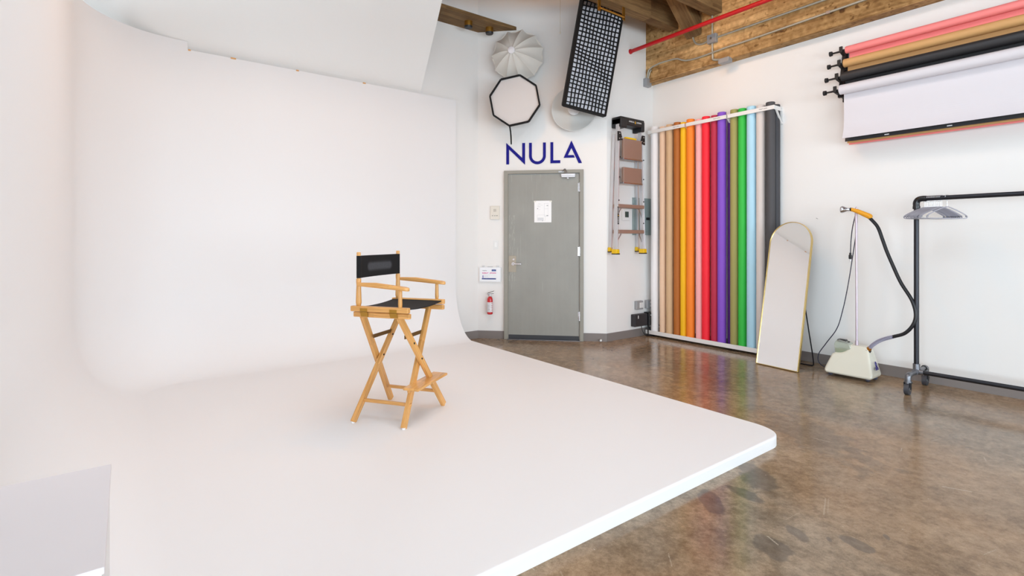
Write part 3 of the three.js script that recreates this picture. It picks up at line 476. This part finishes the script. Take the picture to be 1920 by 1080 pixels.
{
  const e = thing('electrical_panel', 'grey-green electrical panel on the wall behind the ladder', 'panel', [5.525, 1.345, ZB]);
  const gm = std(0x93a09f, .5, .1); mesh('cabinet', rbox(.38, .495, .02, 0, .2475, .01, .004), gm, e);
  const d = mesh('cover_door', rbox(.33, .42, .008, 0, .2475, .023, .003), std(0x8b9998, .48, .1), e); mesh('latch', rbox(.07, .035, .01, .1, .22, .029, .003), M.black, d);
  const th = thing('thermostat', 'white square thermostat with dark display behind the ladder', 'thermostat', [5.2, 1.53, ZB]);
  mesh('housing', rbox(.15, .148, .024, 0, .074, .012, .01), M.white, th); mesh('display', rbox(.07, .075, .003, .004, .082, .0245, .001), std(0x42504a, .25), th);
  const o1 = thing('switch_box', 'grey surface box with two white switches above the black device', 'switch', [5.445, .358, ZB]);
  mesh('box', rbox(.135, .115, .045, 0, .0575, .0225, .008), M.boxGrey, o1); for (const x of [.0, .036]) mesh('switch', rbox(.026, .07, .008, x, .0575, .048, .002), M.white, o1);
  const o2 = thing('socket_box', 'grey surface socket box nearest the room corner', 'socket', [5.648, .358, ZB]);
  mesh('box', rbox(.125, .115, .045, 0, .0575, .0225, .008), M.boxGrey, o2); for (const y of [.035, .08]) mesh('socket', cyl(V(.025, y, .045), V(.025, y, .05), .018), M.white, o2);
  const b = thing('power_supply', 'black power supply box with loose cables low in the corner', 'device', [5.49, .143, ZB]);
  mesh('housing', rbox(.26, .16, .07, -.055, .08, .04, .008), std(0x2b292d, .5), b);
  const h2 = mesh('plug_block', rbox(.1, .175, .09, .125, .085, .05, .008), M.blackGloss, b); mesh('white_label', rbox(.04, .012, .001, .125, .135, .0955, .0004), M.white, h2);
  mesh('white_label', rbox(.014, .04, .001, -.12, .125, .0755, .0004), M.white, b);
  const cab = std(0x1b1b1e, .5);
  mesh('cable', tube([V(-.03, .01, .05), V(-.02, -.06, .06), V(0, -.11, .08), V(.05, -.135, .09), V(.08, -.08, .07), V(.1, .01, .05)], .005, 40, 6), cab, b);
  mesh('cable', tube([V(.1, .005, .05), V(.09, -.05, .07), V(.06, -.12, .1), V(.1, -.137, .12), V(.14, -.11, .09), V(.12, -.02, .05)], .006, 40, 6), cab, b);
  mesh('cable', tube([V(.14, .03, .09), V(.2, .03, .13), V(.245, -.03, .14), V(.24, -.09, .15), V(.2, -.13, .15), V(.1, -.137, .13)], .0045, 50, 6), cab, b);
  mesh('cable', tube([V(.11, .0, .06), V(.105, -.07, .05), V(.12, -.13, .06), V(.07, -.137, .07)], .006, 30, 6), cab, b);
}

// ---------------------------------------------------------------- director's chair
{
  const t = thing('directors_chair', 'tall wooden folding chair with black canvas seat and back', 'chair', [1.532, .065, -3.359], -.9604);
  const W = M.wood;
  const leg = (f, top) => mesh('leg', bar(f, top, .044, .026, V(0, 0, 1), .004), W, t);
  leg(V(-.19, .004, .262), V(-.105, .715, -.235)); leg(V(-.224, .004, -.266), V(-.133, .715, .235));
  leg(V(.19, .004, .264), V(.112, .715, -.235)); leg(V(.222, .004, -.262), V(.142, .715, .235));
  for (const [x, z] of [[-.19, .262], [-.224, -.266], [.19, .264], [.222, -.262]]) mesh('foot_glide', cyl(V(x, 0, z), V(x, .012, z), .012, .013, 14), M.paperWhite, t);
  for (const s of [1, -1]) {
    mesh('stretcher', bar(V(-.185, .128, s * .172), V(.195, .128, s * .172), .022, .022, V(0, 0, 1), .005), W, t);
    const lo = mesh('lower_rail', rbox(.42, .034, .03, .02, .722, s * .247, .006), W, t); grainUV(lo.geometry);
    const up = mesh('upper_rail', rbox(.43, .036, .036, .012, .7605, s * .258, .006), W, t); grainUV(up.geometry);
    for (const x of [-.1, .12]) mesh('hinge', [rbox(.055, .022, .004, x, .755, s * .276, .001), bar(V(x, .742, s * .276), V(x, .71, s * .263), .055, .003, V(1, 0, 0), .001)], M.brass, up);
    const bp = mesh('back_post', lathe([[0, .775], [.014, .775], [.019, .80], [.017, .86], [.0145, .915], [.0165, .935], [.0165, .955], [.011, .96], [.0115, 1.108], [.0135, 1.112], [.0135, 1.13], [.011, 1.134], [0, 1.134]], 18), W, t); bp.position.set(-.155, 0, s * .25);
    const fp = mesh('front_post', lathe([[0, .775], [.012, .775], [.014, .80], [.0125, .86], [.012, .9], [0, .9]], 16), W, t); fp.position.set(.165, 0, s * .262);
    const a = new THREE.Shape(); a.moveTo(-.14, -.012); a.lineTo(-.02, -.016); a.lineTo(.2, -.02); a.quadraticCurveTo(.226, -.019, .226, 0); a.quadraticCurveTo(.226, .019, .2, .02); a.lineTo(-.02, .016); a.lineTo(-.14, .012);
    const ag = new THREE.ExtrudeGeometry(a, { depth: .012, bevelEnabled: true, bevelThickness: .005, bevelSize: .005, bevelSegments: 3, curveSegments: 10 }); ag.rotateX(-Math.PI / 2);
    const p = ag.attributes.position; for (let i = 0; i < p.count; i++) { const x = p.getX(i); p.setY(i, p.getY(i) + .018 - .075 * (x + .14) + .012 * Math.sin((x + .14) * 8)); } ag.computeVertexNormals(); grainUV(ag); ag.translate(0, .898, s * .266);
    mesh('armrest', ag, W, t);
  }
  for (const [x, y] of [[-.1235, .555], [.118, .56]]) mesh('metal_link', rbox(.007, .026, .25, x, y, 0, .002), std(0x7a5c33, .45, .6), t);
  for (const [x, y, z] of [[-.143, .40, -.014], [.177, .40, .016], [.164, .52, .1], [-.127, .53, -.108]]) mesh('bolt', cyl(V(x, y, z), V(x + .0165, y, z), .007, .007, 10), M.black, t);
  const fr = rbox(.115, .018, .44, 0, 0, 0, .006); grainUV(fr); const ft = mesh('footrest', fr, W, t); ft.position.set(.215, .243, 0);
  mesh('footrest_support', bar(V(.19, .225, .2), V(.19, .225, -.2), .02, .02, V(1, 0, 0)), W, t);
  // seat canvas, sagging between the rails
  const sg = new THREE.BoxGeometry(.4, .006, .5, 8, 1, 20); const sp = sg.attributes.position; for (let i = 0; i < sp.count; i++) { const z = sp.getZ(i) / .25; sp.setY(i, sp.getY(i) - .014 * (1 - z * z)); } sg.computeVertexNormals(); sg.translate(.012, .768, 0);
  mesh('seat_canvas', sg, M.fabricBlack, t);
  // back canvas wrapped round the posts
  const bs = new THREE.Shape(), n = 24, pts = []; for (let i = 0; i <= n; i++) { const z = -.25 + .5 * i / n; pts.push([z, -.155 + .0145 - .011 * Math.pow(Math.cos(Math.PI * (z / .5)), .5) - .012 * (1 - (z / .25) ** 2)]); }
  for (let i = 1; i < 8; i++) { const a = Math.PI / 2 - Math.PI * i / 8; pts.push([.25 + .0145 * Math.cos(a), -.155 + .0145 * Math.sin(a)]); }
  for (let i = n; i >= 0; i--) { const z = -.25 + .5 * i / n; pts.push([z, -.155 - .0145 + .011 * Math.pow(Math.max(0, Math.cos(Math.PI * (z / .5))), .5) - .012 * (1 - (z / .25) ** 2)]); }
  for (let i = 1; i < 8; i++) { const a = -Math.PI / 2 - Math.PI * i / 8; pts.push([-.25 + .0145 * Math.cos(a), -.155 + .0145 * Math.sin(a)]); }
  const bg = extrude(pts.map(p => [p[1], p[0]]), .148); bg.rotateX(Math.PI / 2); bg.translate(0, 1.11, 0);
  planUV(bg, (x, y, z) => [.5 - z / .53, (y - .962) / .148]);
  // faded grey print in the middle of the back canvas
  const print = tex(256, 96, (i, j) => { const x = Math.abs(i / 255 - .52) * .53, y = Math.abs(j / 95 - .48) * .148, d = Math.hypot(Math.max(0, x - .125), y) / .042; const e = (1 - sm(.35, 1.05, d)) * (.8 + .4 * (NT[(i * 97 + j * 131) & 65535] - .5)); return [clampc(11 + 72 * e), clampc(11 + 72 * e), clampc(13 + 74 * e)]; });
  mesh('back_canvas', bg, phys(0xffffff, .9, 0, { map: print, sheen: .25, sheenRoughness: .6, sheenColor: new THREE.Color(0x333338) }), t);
}

// ---------------------------------------------------------------- upright paper rolls on the wall rack
{
  const t = thing('roll_rack', 'white metal wall rack with top rails and tray holding upright rolls', 'rack', [XR, 0, -3.55]);
  const z0 = 3.55, xf = 5.583 - XR;
  const lab = std(0xffffff, .5, 0, { map: canvasTex(128, 32, (g, w, h) => { g.fillStyle = '#efedea'; g.fillRect(0, 0, w, h); strokes(g, 6, 8, 112, 16, '#8b8784'); }) });
  const seg = (a, b, big) => {
    const r = mesh('rail', rbox(.012, .044, b - a, xf, 2.715, (a + b) / 2 + z0, .003), M.whiteMetal, t);
    mesh('printed_label', (() => { const g = new THREE.PlaneGeometry(.1, .024); g.rotateY(-Math.PI / 2); g.translate(xf - .0066, 2.717, b - .12 + z0); return g; })(), lab, r);
    for (const z of [a + .006, b - .006]) {
      const br = mesh('bracket', [rbox(-xf, .044, .006, xf / 2, 2.715, z + z0, .002), rbox(.012, .19, .03, -.006, 2.645, z + z0, .002), bar(V(-.012, 2.56, z + z0), V(xf * .72, 2.7, z + z0), .012, .02, V(1, 0, 0), .002)], M.whiteMetal, t);
      for (const y of [2.72, 2.565]) mesh('screw', cyl(V(-.012, y, z + z0), V(-.016, y, z + z0), .005, .005, 8), M.galv, br);
    }
  };
  seg(-4.40, -3.835); seg(-3.812, -3.277); seg(-3.262, -2.722);
  mesh('tray_front', rbox(.012, .05, 1.72, xf, .052, -3.575 + z0, .003), M.whiteMetal, t);
  mesh('tray_base', rbox(-xf, .01, 1.72, xf / 2, .03, -3.575 + z0, .003), M.whiteMetal, t);
  for (const z of [-4.38, -3.8, -3.28, -2.78]) mesh('foot', rbox(.03, .026, .03, xf / 2, .013, z + z0, .003), M.black, t);
  const rolls = [[-4.336, .050, 0xf6f5f6, 'white', 5.65, 2.79], [-4.211, .041, 0xf4d0b0, 'pale peach', 5.65, 2.768], [-4.1, .047, 0xdbb68c, 'light tan', 5.65, 2.777], [-3.986, .046, 0xb86a26, 'caramel brown', 5.65, 2.784], [-3.892, .041, 0xfdc40c, 'golden yellow', 5.65, 2.767], [-3.793, .050, 0xff8a22, 'bright orange', 5.65, 2.787],
    [-3.673, .040, 0xffb8b8, 'pastel pink', 5.65, 2.766], [-3.578, .048, 0xff2236, 'bright red', 5.65, 2.78], [-3.465, .042, 0xc02848, 'deep crimson', 5.65, 2.772], [-3.372, .049, 0x8a52cc, 'purple', 5.65, 2.791], [-3.285, .038, 0x4a1672, 'dark violet', 5.70, 2.69], [-3.215, .045, 0xa39c5a, 'olive green', 5.65, 2.791], [-3.118, .045, 0x34bf45, 'bright green', 5.65, 2.784],
    [-3.011, .050, 0xb4def0, 'light blue', 5.65, 2.786], [-2.904, .047, 0xddd3cd, 'light warm grey', 5.65, 2.775], [-2.788, .046, 0x4a484a, 'charcoal', 5.632, 2.784], [-2.766, .038, 0x434144, 'narrow dark grey', 5.715, 2.765]];
  const core = std(0x9a7a55, .8);
  for (const [z, r, c, name, x, top] of rolls) {
    const g = thing('paper_roll', `upright ${name} backdrop paper roll on the wall rack`, 'paper roll', [x, .035, z], rr(0, 6), 'upright paper rolls on the rack');
    const h = top - .035;
    mesh('paper', lathe([[r * .5, .003], [r - .002, 0], [r, .003], [r, h - .004], [r - .003, h], [r * .5, h - .002], [r * .5, .003]], 36), std(c, .62), g);
    mesh('core', lathe([[r * .36, .001], [r * .5, .001], [r * .5, h + .001], [r * .36, h + .001], [r * .36, .001]], 20), name === 'white' ? M.white : core, g);
    const fl = box(.0012, h - .01, .012, r + .0004, h / 2, 0); mesh('loose_edge', fl, std(c, .62), g);
  }
}

// ---------------------------------------------------------------- backdrop rolls on wall brackets
{
  const ze = -2.06, len = 2.72, S = [['coral pink', 0xff8f8c, 5.655, 3.145, .035, 2.214], ['tan', 0xd8a56a, 5.610, 3.005, .04, 2.224], ['black', 0x2b2a2c, 5.553, 2.861, .043, 2.234], ['white', 0xe0dbdf, 5.514, 2.728, .046, 2.258]];
  const mk = (z, s, label) => {
    const t = thing('roll_bracket', label, 'bracket', [XR, 2.66, z]);
    mesh('back_plate', [rbox(.02, .53, .05, -.01, .265, 0, .004), bar(V(-.03, .5, 0), V(-.15, .02, 0), .03, .03, V(0, 0, 1), .004)], M.black, t);
    for (const [n, c, x, y] of S) {
      const a = mesh('arm', [bar(V(-.02, y - 2.66 - .03, 0), V(x - XR, y - 2.66 - .005, 0), .026, .03, V(0, 0, 1), .004), rbox(.014, .06, .03, x - XR - .02, y - 2.66 + .012, 0, .004), rbox(.02, .02, .05, x - XR, y - 2.66, s * .03, .004)], M.black, t);
      mesh('knob', [cyl(V(x - XR, y - 2.66, -s * .012), V(x - XR, y - 2.66, -s * .09), .01, .008), cyl(V(x - XR, y - 2.66, -s * .085), V(x - XR, y - 2.66, -s * .108), .022, .024, 18)], M.blackPlastic, a);
    }
  };
  mk(-2.098, 1, 'black wall bracket with four knobbed arms at the left roll ends'); mk(ze + len + .038, -1, 'black wall bracket at the right ends of the four rolls');
  for (const [n, c, x, y, r, yb] of S) {
    const t = thing('backdrop_roll', `${n} backdrop paper roll mounted horizontally with its sheet hanging`, 'paper roll', [x, y, ze + len / 2], 0, 'wall mounted backdrop rolls');
    const m = std(c, n === 'black' ? .5 : .6, 0, { side: THREE.DoubleSide });
    const g = lathe([[r * .55, -len / 2], [r - .002, -len / 2], [r, -len / 2 + .003], [r, len / 2 - .003], [r - .002, len / 2], [r * .55, len / 2], [r * .55, -len / 2]], 40); g.rotateX(Math.PI / 2); mesh('roll', g, m, t);
    const pr = [], N2 = 24, drop = y - yb, curl = n === 'white' ? .045 : .012; for (let i = 0; i <= N2; i++) { const q = i / N2; pr.push([r - .001 - curl * Math.pow(Math.max(0, q - .6) / .4, 2), -q * drop]); }
    const sh = extrude([...pr, ...pr.slice().reverse().map(p => [p[0] + .0015, p[1]])], len - .035); sh.translate(0, 0, -len / 2 + .0175); mesh('sheet', sh, m, t);
    const co = lathe([[r * .4, -len / 2 - .004], [r * .55, -len / 2 - .004], [r * .55, len / 2 + .004], [r * .4, len / 2 + .004], [r * .4, -len / 2 - .004]], 20); co.rotateX(Math.PI / 2); mesh('core', co, std(0x8a6a48, .8), t);
    if (n === 'black') for (const z of [-1.0, -.55]) mesh('tape', box(.001, .008, .035, r - curl - .002, -drop + .016, z), M.paperWhite, t);
  }
}

// ---------------------------------------------------------------- arched floor mirror
{
  const w = .435, h = 1.49, tilt = .195;
  const t = thing('floor_mirror', 'tall arched mirror with thin gold frame leaning by the rolls', 'mirror', [5.222, 0, -2.515], -.09);
  const arch = (o) => { const s = new THREE.Shape(), a = w / 2 - o; s.moveTo(-a, o); s.lineTo(a, o); s.lineTo(a, h - w / 2); s.absarc(0, h - w / 2, a, 0, Math.PI, false); s.lineTo(-a, o); return s; };
  const place = g => { g.rotateY(-Math.PI / 2); g.rotateZ(-tilt); return g; };
  const ring = arch(0); ring.holes.push(new THREE.Path(arch(.007).getPoints(40)));
  mesh('frame', place(new THREE.ExtrudeGeometry(ring, { depth: .028, bevelEnabled: true, bevelThickness: .0015, bevelSize: .0015, bevelOffset: -.0015, bevelSegments: 2, curveSegments: 48 })), std(0xd3b978, .3, .9), t);
  const gl = new THREE.ExtrudeGeometry(arch(.006), { depth: .004, bevelEnabled: false, curveSegments: 48 }); gl.translate(0, 0, .018); mesh('mirror_glass', place(gl), std(0xeceae8, .015, 1), t);
  const bk = new THREE.ExtrudeGeometry(arch(.006), { depth: .01, bevelEnabled: false, curveSegments: 48 }); bk.translate(0, 0, .004); mesh('backing', place(bk), std(0x3a3634, .8), t);
  mesh('easel_stand', [tube([V(.16, .72, .17), V(.25, .4, .17), V(.345, .03, .17), V(.355, .01, .16), V(.355, .007, .13), V(.355, .007, -.13), V(.355, .01, -.16), V(.345, .03, -.17), V(.25, .4, -.17), V(.16, .72, -.17)], .006, 120, 8), cyl(V(.15, .72, -.19), V(.15, .72, .19), .008)], std(0x1a1a22, .4, .3), t);
}

// ---------------------------------------------------------------- garment steamer
{
  const t = thing('garment_steamer', 'cream garment steamer on wheels with chrome pole and black hose', 'steamer', [5.42, 0, -1.92]);
  const cream = phys(0xdedbcb, .35, 0, { clearcoat: .3, clearcoatRoughness: .2 });
  const s = new THREE.Shape(); s.moveTo(-.185, .045); s.lineTo(.178, .045); s.quadraticCurveTo(.195, .045, .188, .07); s.lineTo(.14, .25); s.quadraticCurveTo(.13, .285, .11, .287); s.lineTo(.0, .287); s.quadraticCurveTo(-.02, .205, -.13, .2); s.lineTo(-.148, .19); s.lineTo(-.192, .075); s.quadraticCurveTo(-.2, .045, -.185, .045);
  const bg = new THREE.ExtrudeGeometry(s, { depth: .2, bevelEnabled: true, bevelThickness: .02, bevelSize: .018, bevelSegments: 5, curveSegments: 16 });
  bg.translate(0, 0, -.1); bg.rotateY(-Math.PI / 2); { const p = bg.attributes.position; for (let i = 0; i < p.count; i++) { const q = Math.max(0, Math.min(1, (p.getY(i) - .05) / .24)); p.setX(i, p.getX(i) * (1 - .52 * Math.pow(q, .85)) + .02 * q); } bg.computeVertexNormals(); }
  mesh('body', bg, cream, t);
  bg.scale(1, 1, .93); const ws = std(0x4a4b58, .5);
  for (const [x, z] of [[-.07, -.16], [.07, -.16], [-.07, .145], [.06, .16]]) { const wg = new THREE.SphereGeometry(.026, 18, 12); wg.scale(1, 1, .85); wg.translate(x, .026, z); mesh('wheel', wg, ws, t); }
  // tank with water
  const tk = new THREE.Shape(); tk.moveTo(-.125, .205); tk.quadraticCurveTo(-.03, .205, -.005, .275); tk.quadraticCurveTo(-.01, .315, -.06, .325); tk.lineTo(-.1, .332); tk.quadraticCurveTo(-.125, .325, -.132, .29); tk.lineTo(-.125, .205);
  const tg = new THREE.ExtrudeGeometry(tk, { depth: .07, bevelEnabled: true, bevelThickness: .012, bevelSize: .008, bevelSegments: 4, curveSegments: 14 }); tg.translate(0, 0, -.035); tg.rotateY(-Math.PI / 2);
  const tank = mesh('water_tank', tg, phys(0xe6ece2, .2, 0, { transmission: .7, thickness: 0 }), t);
  const wt = new THREE.Shape(); wt.moveTo(-.122, .208); wt.quadraticCurveTo(-.055, .208, -.025, .25); wt.lineTo(-.126, .25); wt.lineTo(-.122, .208);
  const wg = new THREE.ExtrudeGeometry(wt, { depth: .066, bevelEnabled: true, bevelThickness: .008, bevelSize: .005, bevelSegments: 3 }); wg.translate(0, 0, -.033); wg.rotateY(-Math.PI / 2); mesh('water', wg, std(0x7f9030, .3), tank);
  mesh('tank_cap', [rbox(.06, .028, .075, 0, .328, -.085, .01), rbox(.04, .02, .03, 0, .318, -.04, .006)], M.blackPlastic, tank);
  // pole
  mesh('pole', [cyl(V(.0, .28, .035), V(0, 1.56, .03), .0095), cyl(V(0, .28, .035), V(0, .345, .035), .014), cyl(V(0, 1.44, .03), V(0, 1.57, .03), .012), lathe([[0, 1.59], [.006, 1.585], [.01, 1.57], [0, 1.57]], 12).translate(0, 0, .03)], phys(0xcdbfca, .42, .6, {}), t);
  // handle held in the pole's hook, nozzle
  const hd = mesh('handle', [cyl(V(-.03, 1.565, .0), V(-.03, 1.545, .05), .016, .019), cyl(V(-.03, 1.548, .045), V(-.03, 1.495, .145), .0195, .024), new THREE.SphereGeometry(.024, 16, 10).translate(-.03, 1.493, .147)], std(0xeba21a, .42), t);
  mesh('nozzle', (() => { const g = lathe([[0, 0], [.012, 0], [.014, .02], [.016, .035], [.03, .06], [.034, .075], [.03, .085], [0, .09]], 24); g.applyQuaternion(new THREE.Quaternion().setFromUnitVectors(UPV, V(-.1, .05, -1).normalize())); g.translate(-.03, 1.562, .002); return g; })(), M.chrome, hd);
  mesh('collar', cyl(V(-.03, 1.562, .004), V(-.03, 1.567, -.012), .017, .015), M.blackPlastic, hd);
  // hose; spring guard; brass nut
  const hp = [[1.485, -1.775], [1.4, -1.712], [1.29, -1.675], [1.185, -1.643], [1.04, -1.59], [.908, -1.537], [.754, -1.455], [.643, -1.43], [.56, -1.445], [.475, -1.505], [.432, -1.59]].map(([y, z]) => V(-.03 + (y < .8 ? (y - .8) * .05 : 0), y, z + 1.92));
  mesh('hose', tube(hp, .0145, 120, 12), std(0x131318, .4), t);
  const gp = [V(-.048, .432, .33), V(-.045, .405, .27), V(-.04, .375, .22), V(-.03, .33, .17), V(-.022, .3, .145)];
  const gc = new THREE.CatmullRomCurve3(gp), guard = mesh('spring_guard', tube(gp, .0145, 40, 12), std(0x3c3c66, .4, .3), t);
  { const pts = [], turns = 26, fr = gc.computeFrenetFrames(turns * 12); for (let i = 0; i <= turns * 12; i++) { const q = i / (turns * 12), a = q * turns * 2 * Math.PI, c = gc.getPointAt(q); pts.push(c.addScaledVector(fr.normals[i], Math.cos(a) * .0155).addScaledVector(fr.binormals[i], Math.sin(a) * .0155)); } mesh('coil', new THREE.TubeGeometry(new THREE.CatmullRomCurve3(pts), turns * 12, .0022, 5), std(0xd9d6e4, .3, .8), guard); }
  mesh('brass_nut', [cyl(V(-.024, .305, .15), V(-.014, .275, .128), .018, .021, 6)], std(0xc88427, .35, .85), t);
  mesh('grommet', cyl(V(-.016, .281, .132), V(-.01, .262, .118), .027, .03), M.blackPlastic, t);
  // badge on the sloping end
  const bd = mesh('badge', [rbox(.06, .026, .006, 0, 0, 0, .003), (() => { const r = new THREE.TorusGeometry(.018, .004, 8, 24); r.scale(.7, 1.3, 1); r.translate(.004, .034, 0); return r; })()], std(0x2b2578, .4), t); bd.position.set(-.005, .12, .197); bd.rotation.x = -.26;
  // power cord: looped at the top, plug hanging, then down to the base
  const cd = std(0x23233a, .45);
  mesh('power_cord', tube([V(.0, 1.5, .02), V(.03, 1.4, -.01), V(.05, 1.28, -.03), V(.05, 1.15, -.035)], .0042, 30, 6), cd, t);
  const pl = mesh('plug', [rbox(.026, .04, .024, .05, 1.12, -.036, .006), rbox(.016, .03, .016, .05, 1.145, -.036, .004)], M.blackPlastic, t); mesh('prong', [rbox(.002, .022, .006, .044, 1.09, -.036, .001), rbox(.002, .022, .006, .056, 1.09, -.036, .001)], M.chrome, pl);
  mesh('power_cord', tube([V(.01, 1.5, .035), V(.04, 1.35, .015), V(.08, 1.18, -.02), V(.09, .85, -.07), V(.1, .6, -.12), V(.1, .42, -.17), V(.11, .26, -.27), V(.1, .14, -.335), V(.09, .07, -.33), V(.08, .035, -.28), V(.07, .03, -.22), V(.05, .06, -.19)], .0042, 120, 6), cd, t);
}

// ---------------------------------------------------------------- clothes rack and hangers
{
  const t = thing('garment_rack', 'black pipe clothes rack on casters along the right wall', 'clothes rack', [5.40, 0, -1.43]);
  const Lr = 1.55, yt = 1.63, yb = .168;
  const stand = z => {
    mesh('upright', cyl(V(0, yb, z), V(0, yt - .02, z), .0185), M.pipe, t);
    mesh('elbow', [tube([V(0, yt - .07, z), V(0, yt - .03, z), V(0, yt - .008, z + (z < .5 ? .012 : -.012)), V(0, yt, z + (z < .5 ? .035 : -.035)), V(0, yt, z + (z < .5 ? .07 : -.07))], .0245, 24, 14), cyl(V(0, yt - .085, z), V(0, yt - .062, z), .027)], M.blackGloss, t);
    mesh('foot_pipe', cyl(V(-.2, yb - .012, z), V(.235, yb - .012, z), .0175), M.galv, t);
    mesh('tee_fitting', [cyl(V(-.045, yb - .012, z), V(.045, yb - .012, z), .025), cyl(V(0, yb - .012, z), V(0, yb + .055, z), .025), cyl(V(0, yb - .012, z), V(0, yb - .012, z + (z < .5 ? .05 : -.05)), .025)], M.galv, t);
    for (const s of [-1, 1]) {
      const x = s > 0 ? .25 : -.215;
      mesh('elbow', [tube([V(x - s * .05, yb - .012, z), V(x - s * .02, yb - .012, z), V(x - s * .004, yb - .018, z), V(x, yb - .035, z), V(x, yb - .07, z)], .023, 20, 14), cyl(V(x, yb - .055, z), V(x, yb - .075, z), .027)], M.galv, t);
      const c = mesh('caster', [rbox(.05, .008, .055, x, .098, z, .003), rbox(.03, .05, .005, x - .01, .07, z - .022, .003), rbox(.03, .05, .005, x - .01, .07, z + .022, .003)], M.blackPlastic, t);
      const wg = cyl(V(x - .012, .046, z - .016), V(x - .012, .046, z + .016), .046, .046, 28); mesh('wheel', wg, std(0x3e3f45, .5), c);
      mesh('hub', cyl(V(x - .012, .046, z - .019), V(x - .012, .046, z + .019), .016, .016, 16), M.steel, c);
      if (s > 0) mesh('brake', rbox(.05, .008, .025, x + .04, .055, z, .003), M.black, c);
    }
  };
  stand(0); stand(Lr);
  mesh('top_bar', cyl(V(0, yt, .04), V(0, yt, Lr - .04), .0185), M.pipe, t);
  mesh('bottom_rail', cyl(V(0, yb - .012, .03), V(0, yb - .012, Lr - .03), .0175), M.pipe, t);
  // hangers: clear plastic bodies, chrome hooks
  const clear = phys(0xd9d8e0, .12, 0, { transmission: .55, thickness: 0, ior: 1.45 });
  const clipMat = std(0x77757e, .3, .4);
  function hanger() {
    const h = new THREE.Group();
    const hook = tube([V(0, -.075, 0), V(0, -.03, 0), V(-.004, -.018, 0), V(.02, -.005, 0), V(.0225, .012, 0), V(.012, .0235, 0), V(0, .0245, 0), V(-.014, .02, 0), V(-.022, .006, 0)], .0022, 40, 6);
    mesh('hook', hook, M.chrome, h);
    mesh('shoulder', [tube([V(-.215, -.155, 0), V(-.2, -.142, 0), V(-.1, -.1, 0), V(-.02, -.076, 0), V(0, -.073, 0), V(.02, -.076, 0), V(.1, -.1, 0), V(.2, -.142, 0), V(.215, -.155, 0)], .0048, 48, 8)], clear, h);
    mesh('cross_bar', [tube([V(-.215, -.155, 0), V(-.212, -.163, 0), V(-.19, -.167, 0), V(0, -.168, 0), V(.19, -.167, 0), V(.212, -.163, 0), V(.215, -.155, 0)], .004, 40, 8)], clear, h);
    for (const x of [-.205, .205]) mesh('clip', rbox(.012, .014, .008, x, -.15, 0, .002), clipMat, h);
    return h;
  }
  const proto = hanger();
  for (let i = 0; i < 14; i++) {
    const h = i ? proto.clone() : proto, lone = i === 13; h.name = numbered('clothes_hanger'); h.position.set(5.40, 1.63 - .003, lone ? -1.225 : -1.375 + i * .0095); h.rotation.y = -.42 + rr(-.03, .03);
    tag(h, lone ? 'clear hanger hanging slightly apart at the right of the bundle' : 'clear plastic hanger with chrome hook in the tight bundle on the rack', 'hanger', 'hangers on the clothes rack'); scene.add(h);
  }
}
{ // nail left in the wall
  const t = thing('wall_nail', 'single nail sticking out of the wall above the steamer', 'nail', [XR, 1.5, -2.36]);
  mesh('shank', cyl(V(0, 0, 0), V(-.03, .006, 0), .0018, .0018, 8), M.steel, t); mesh('head', cyl(V(-.03, .006, 0), V(-.032, .0064, 0), .004, .004, 10), M.steel, t);
}
scene.traverse(o => { if (o.isMesh) { o.castShadow = true; o.receiveShadow = true; } });
renderer.render(scene, camera);
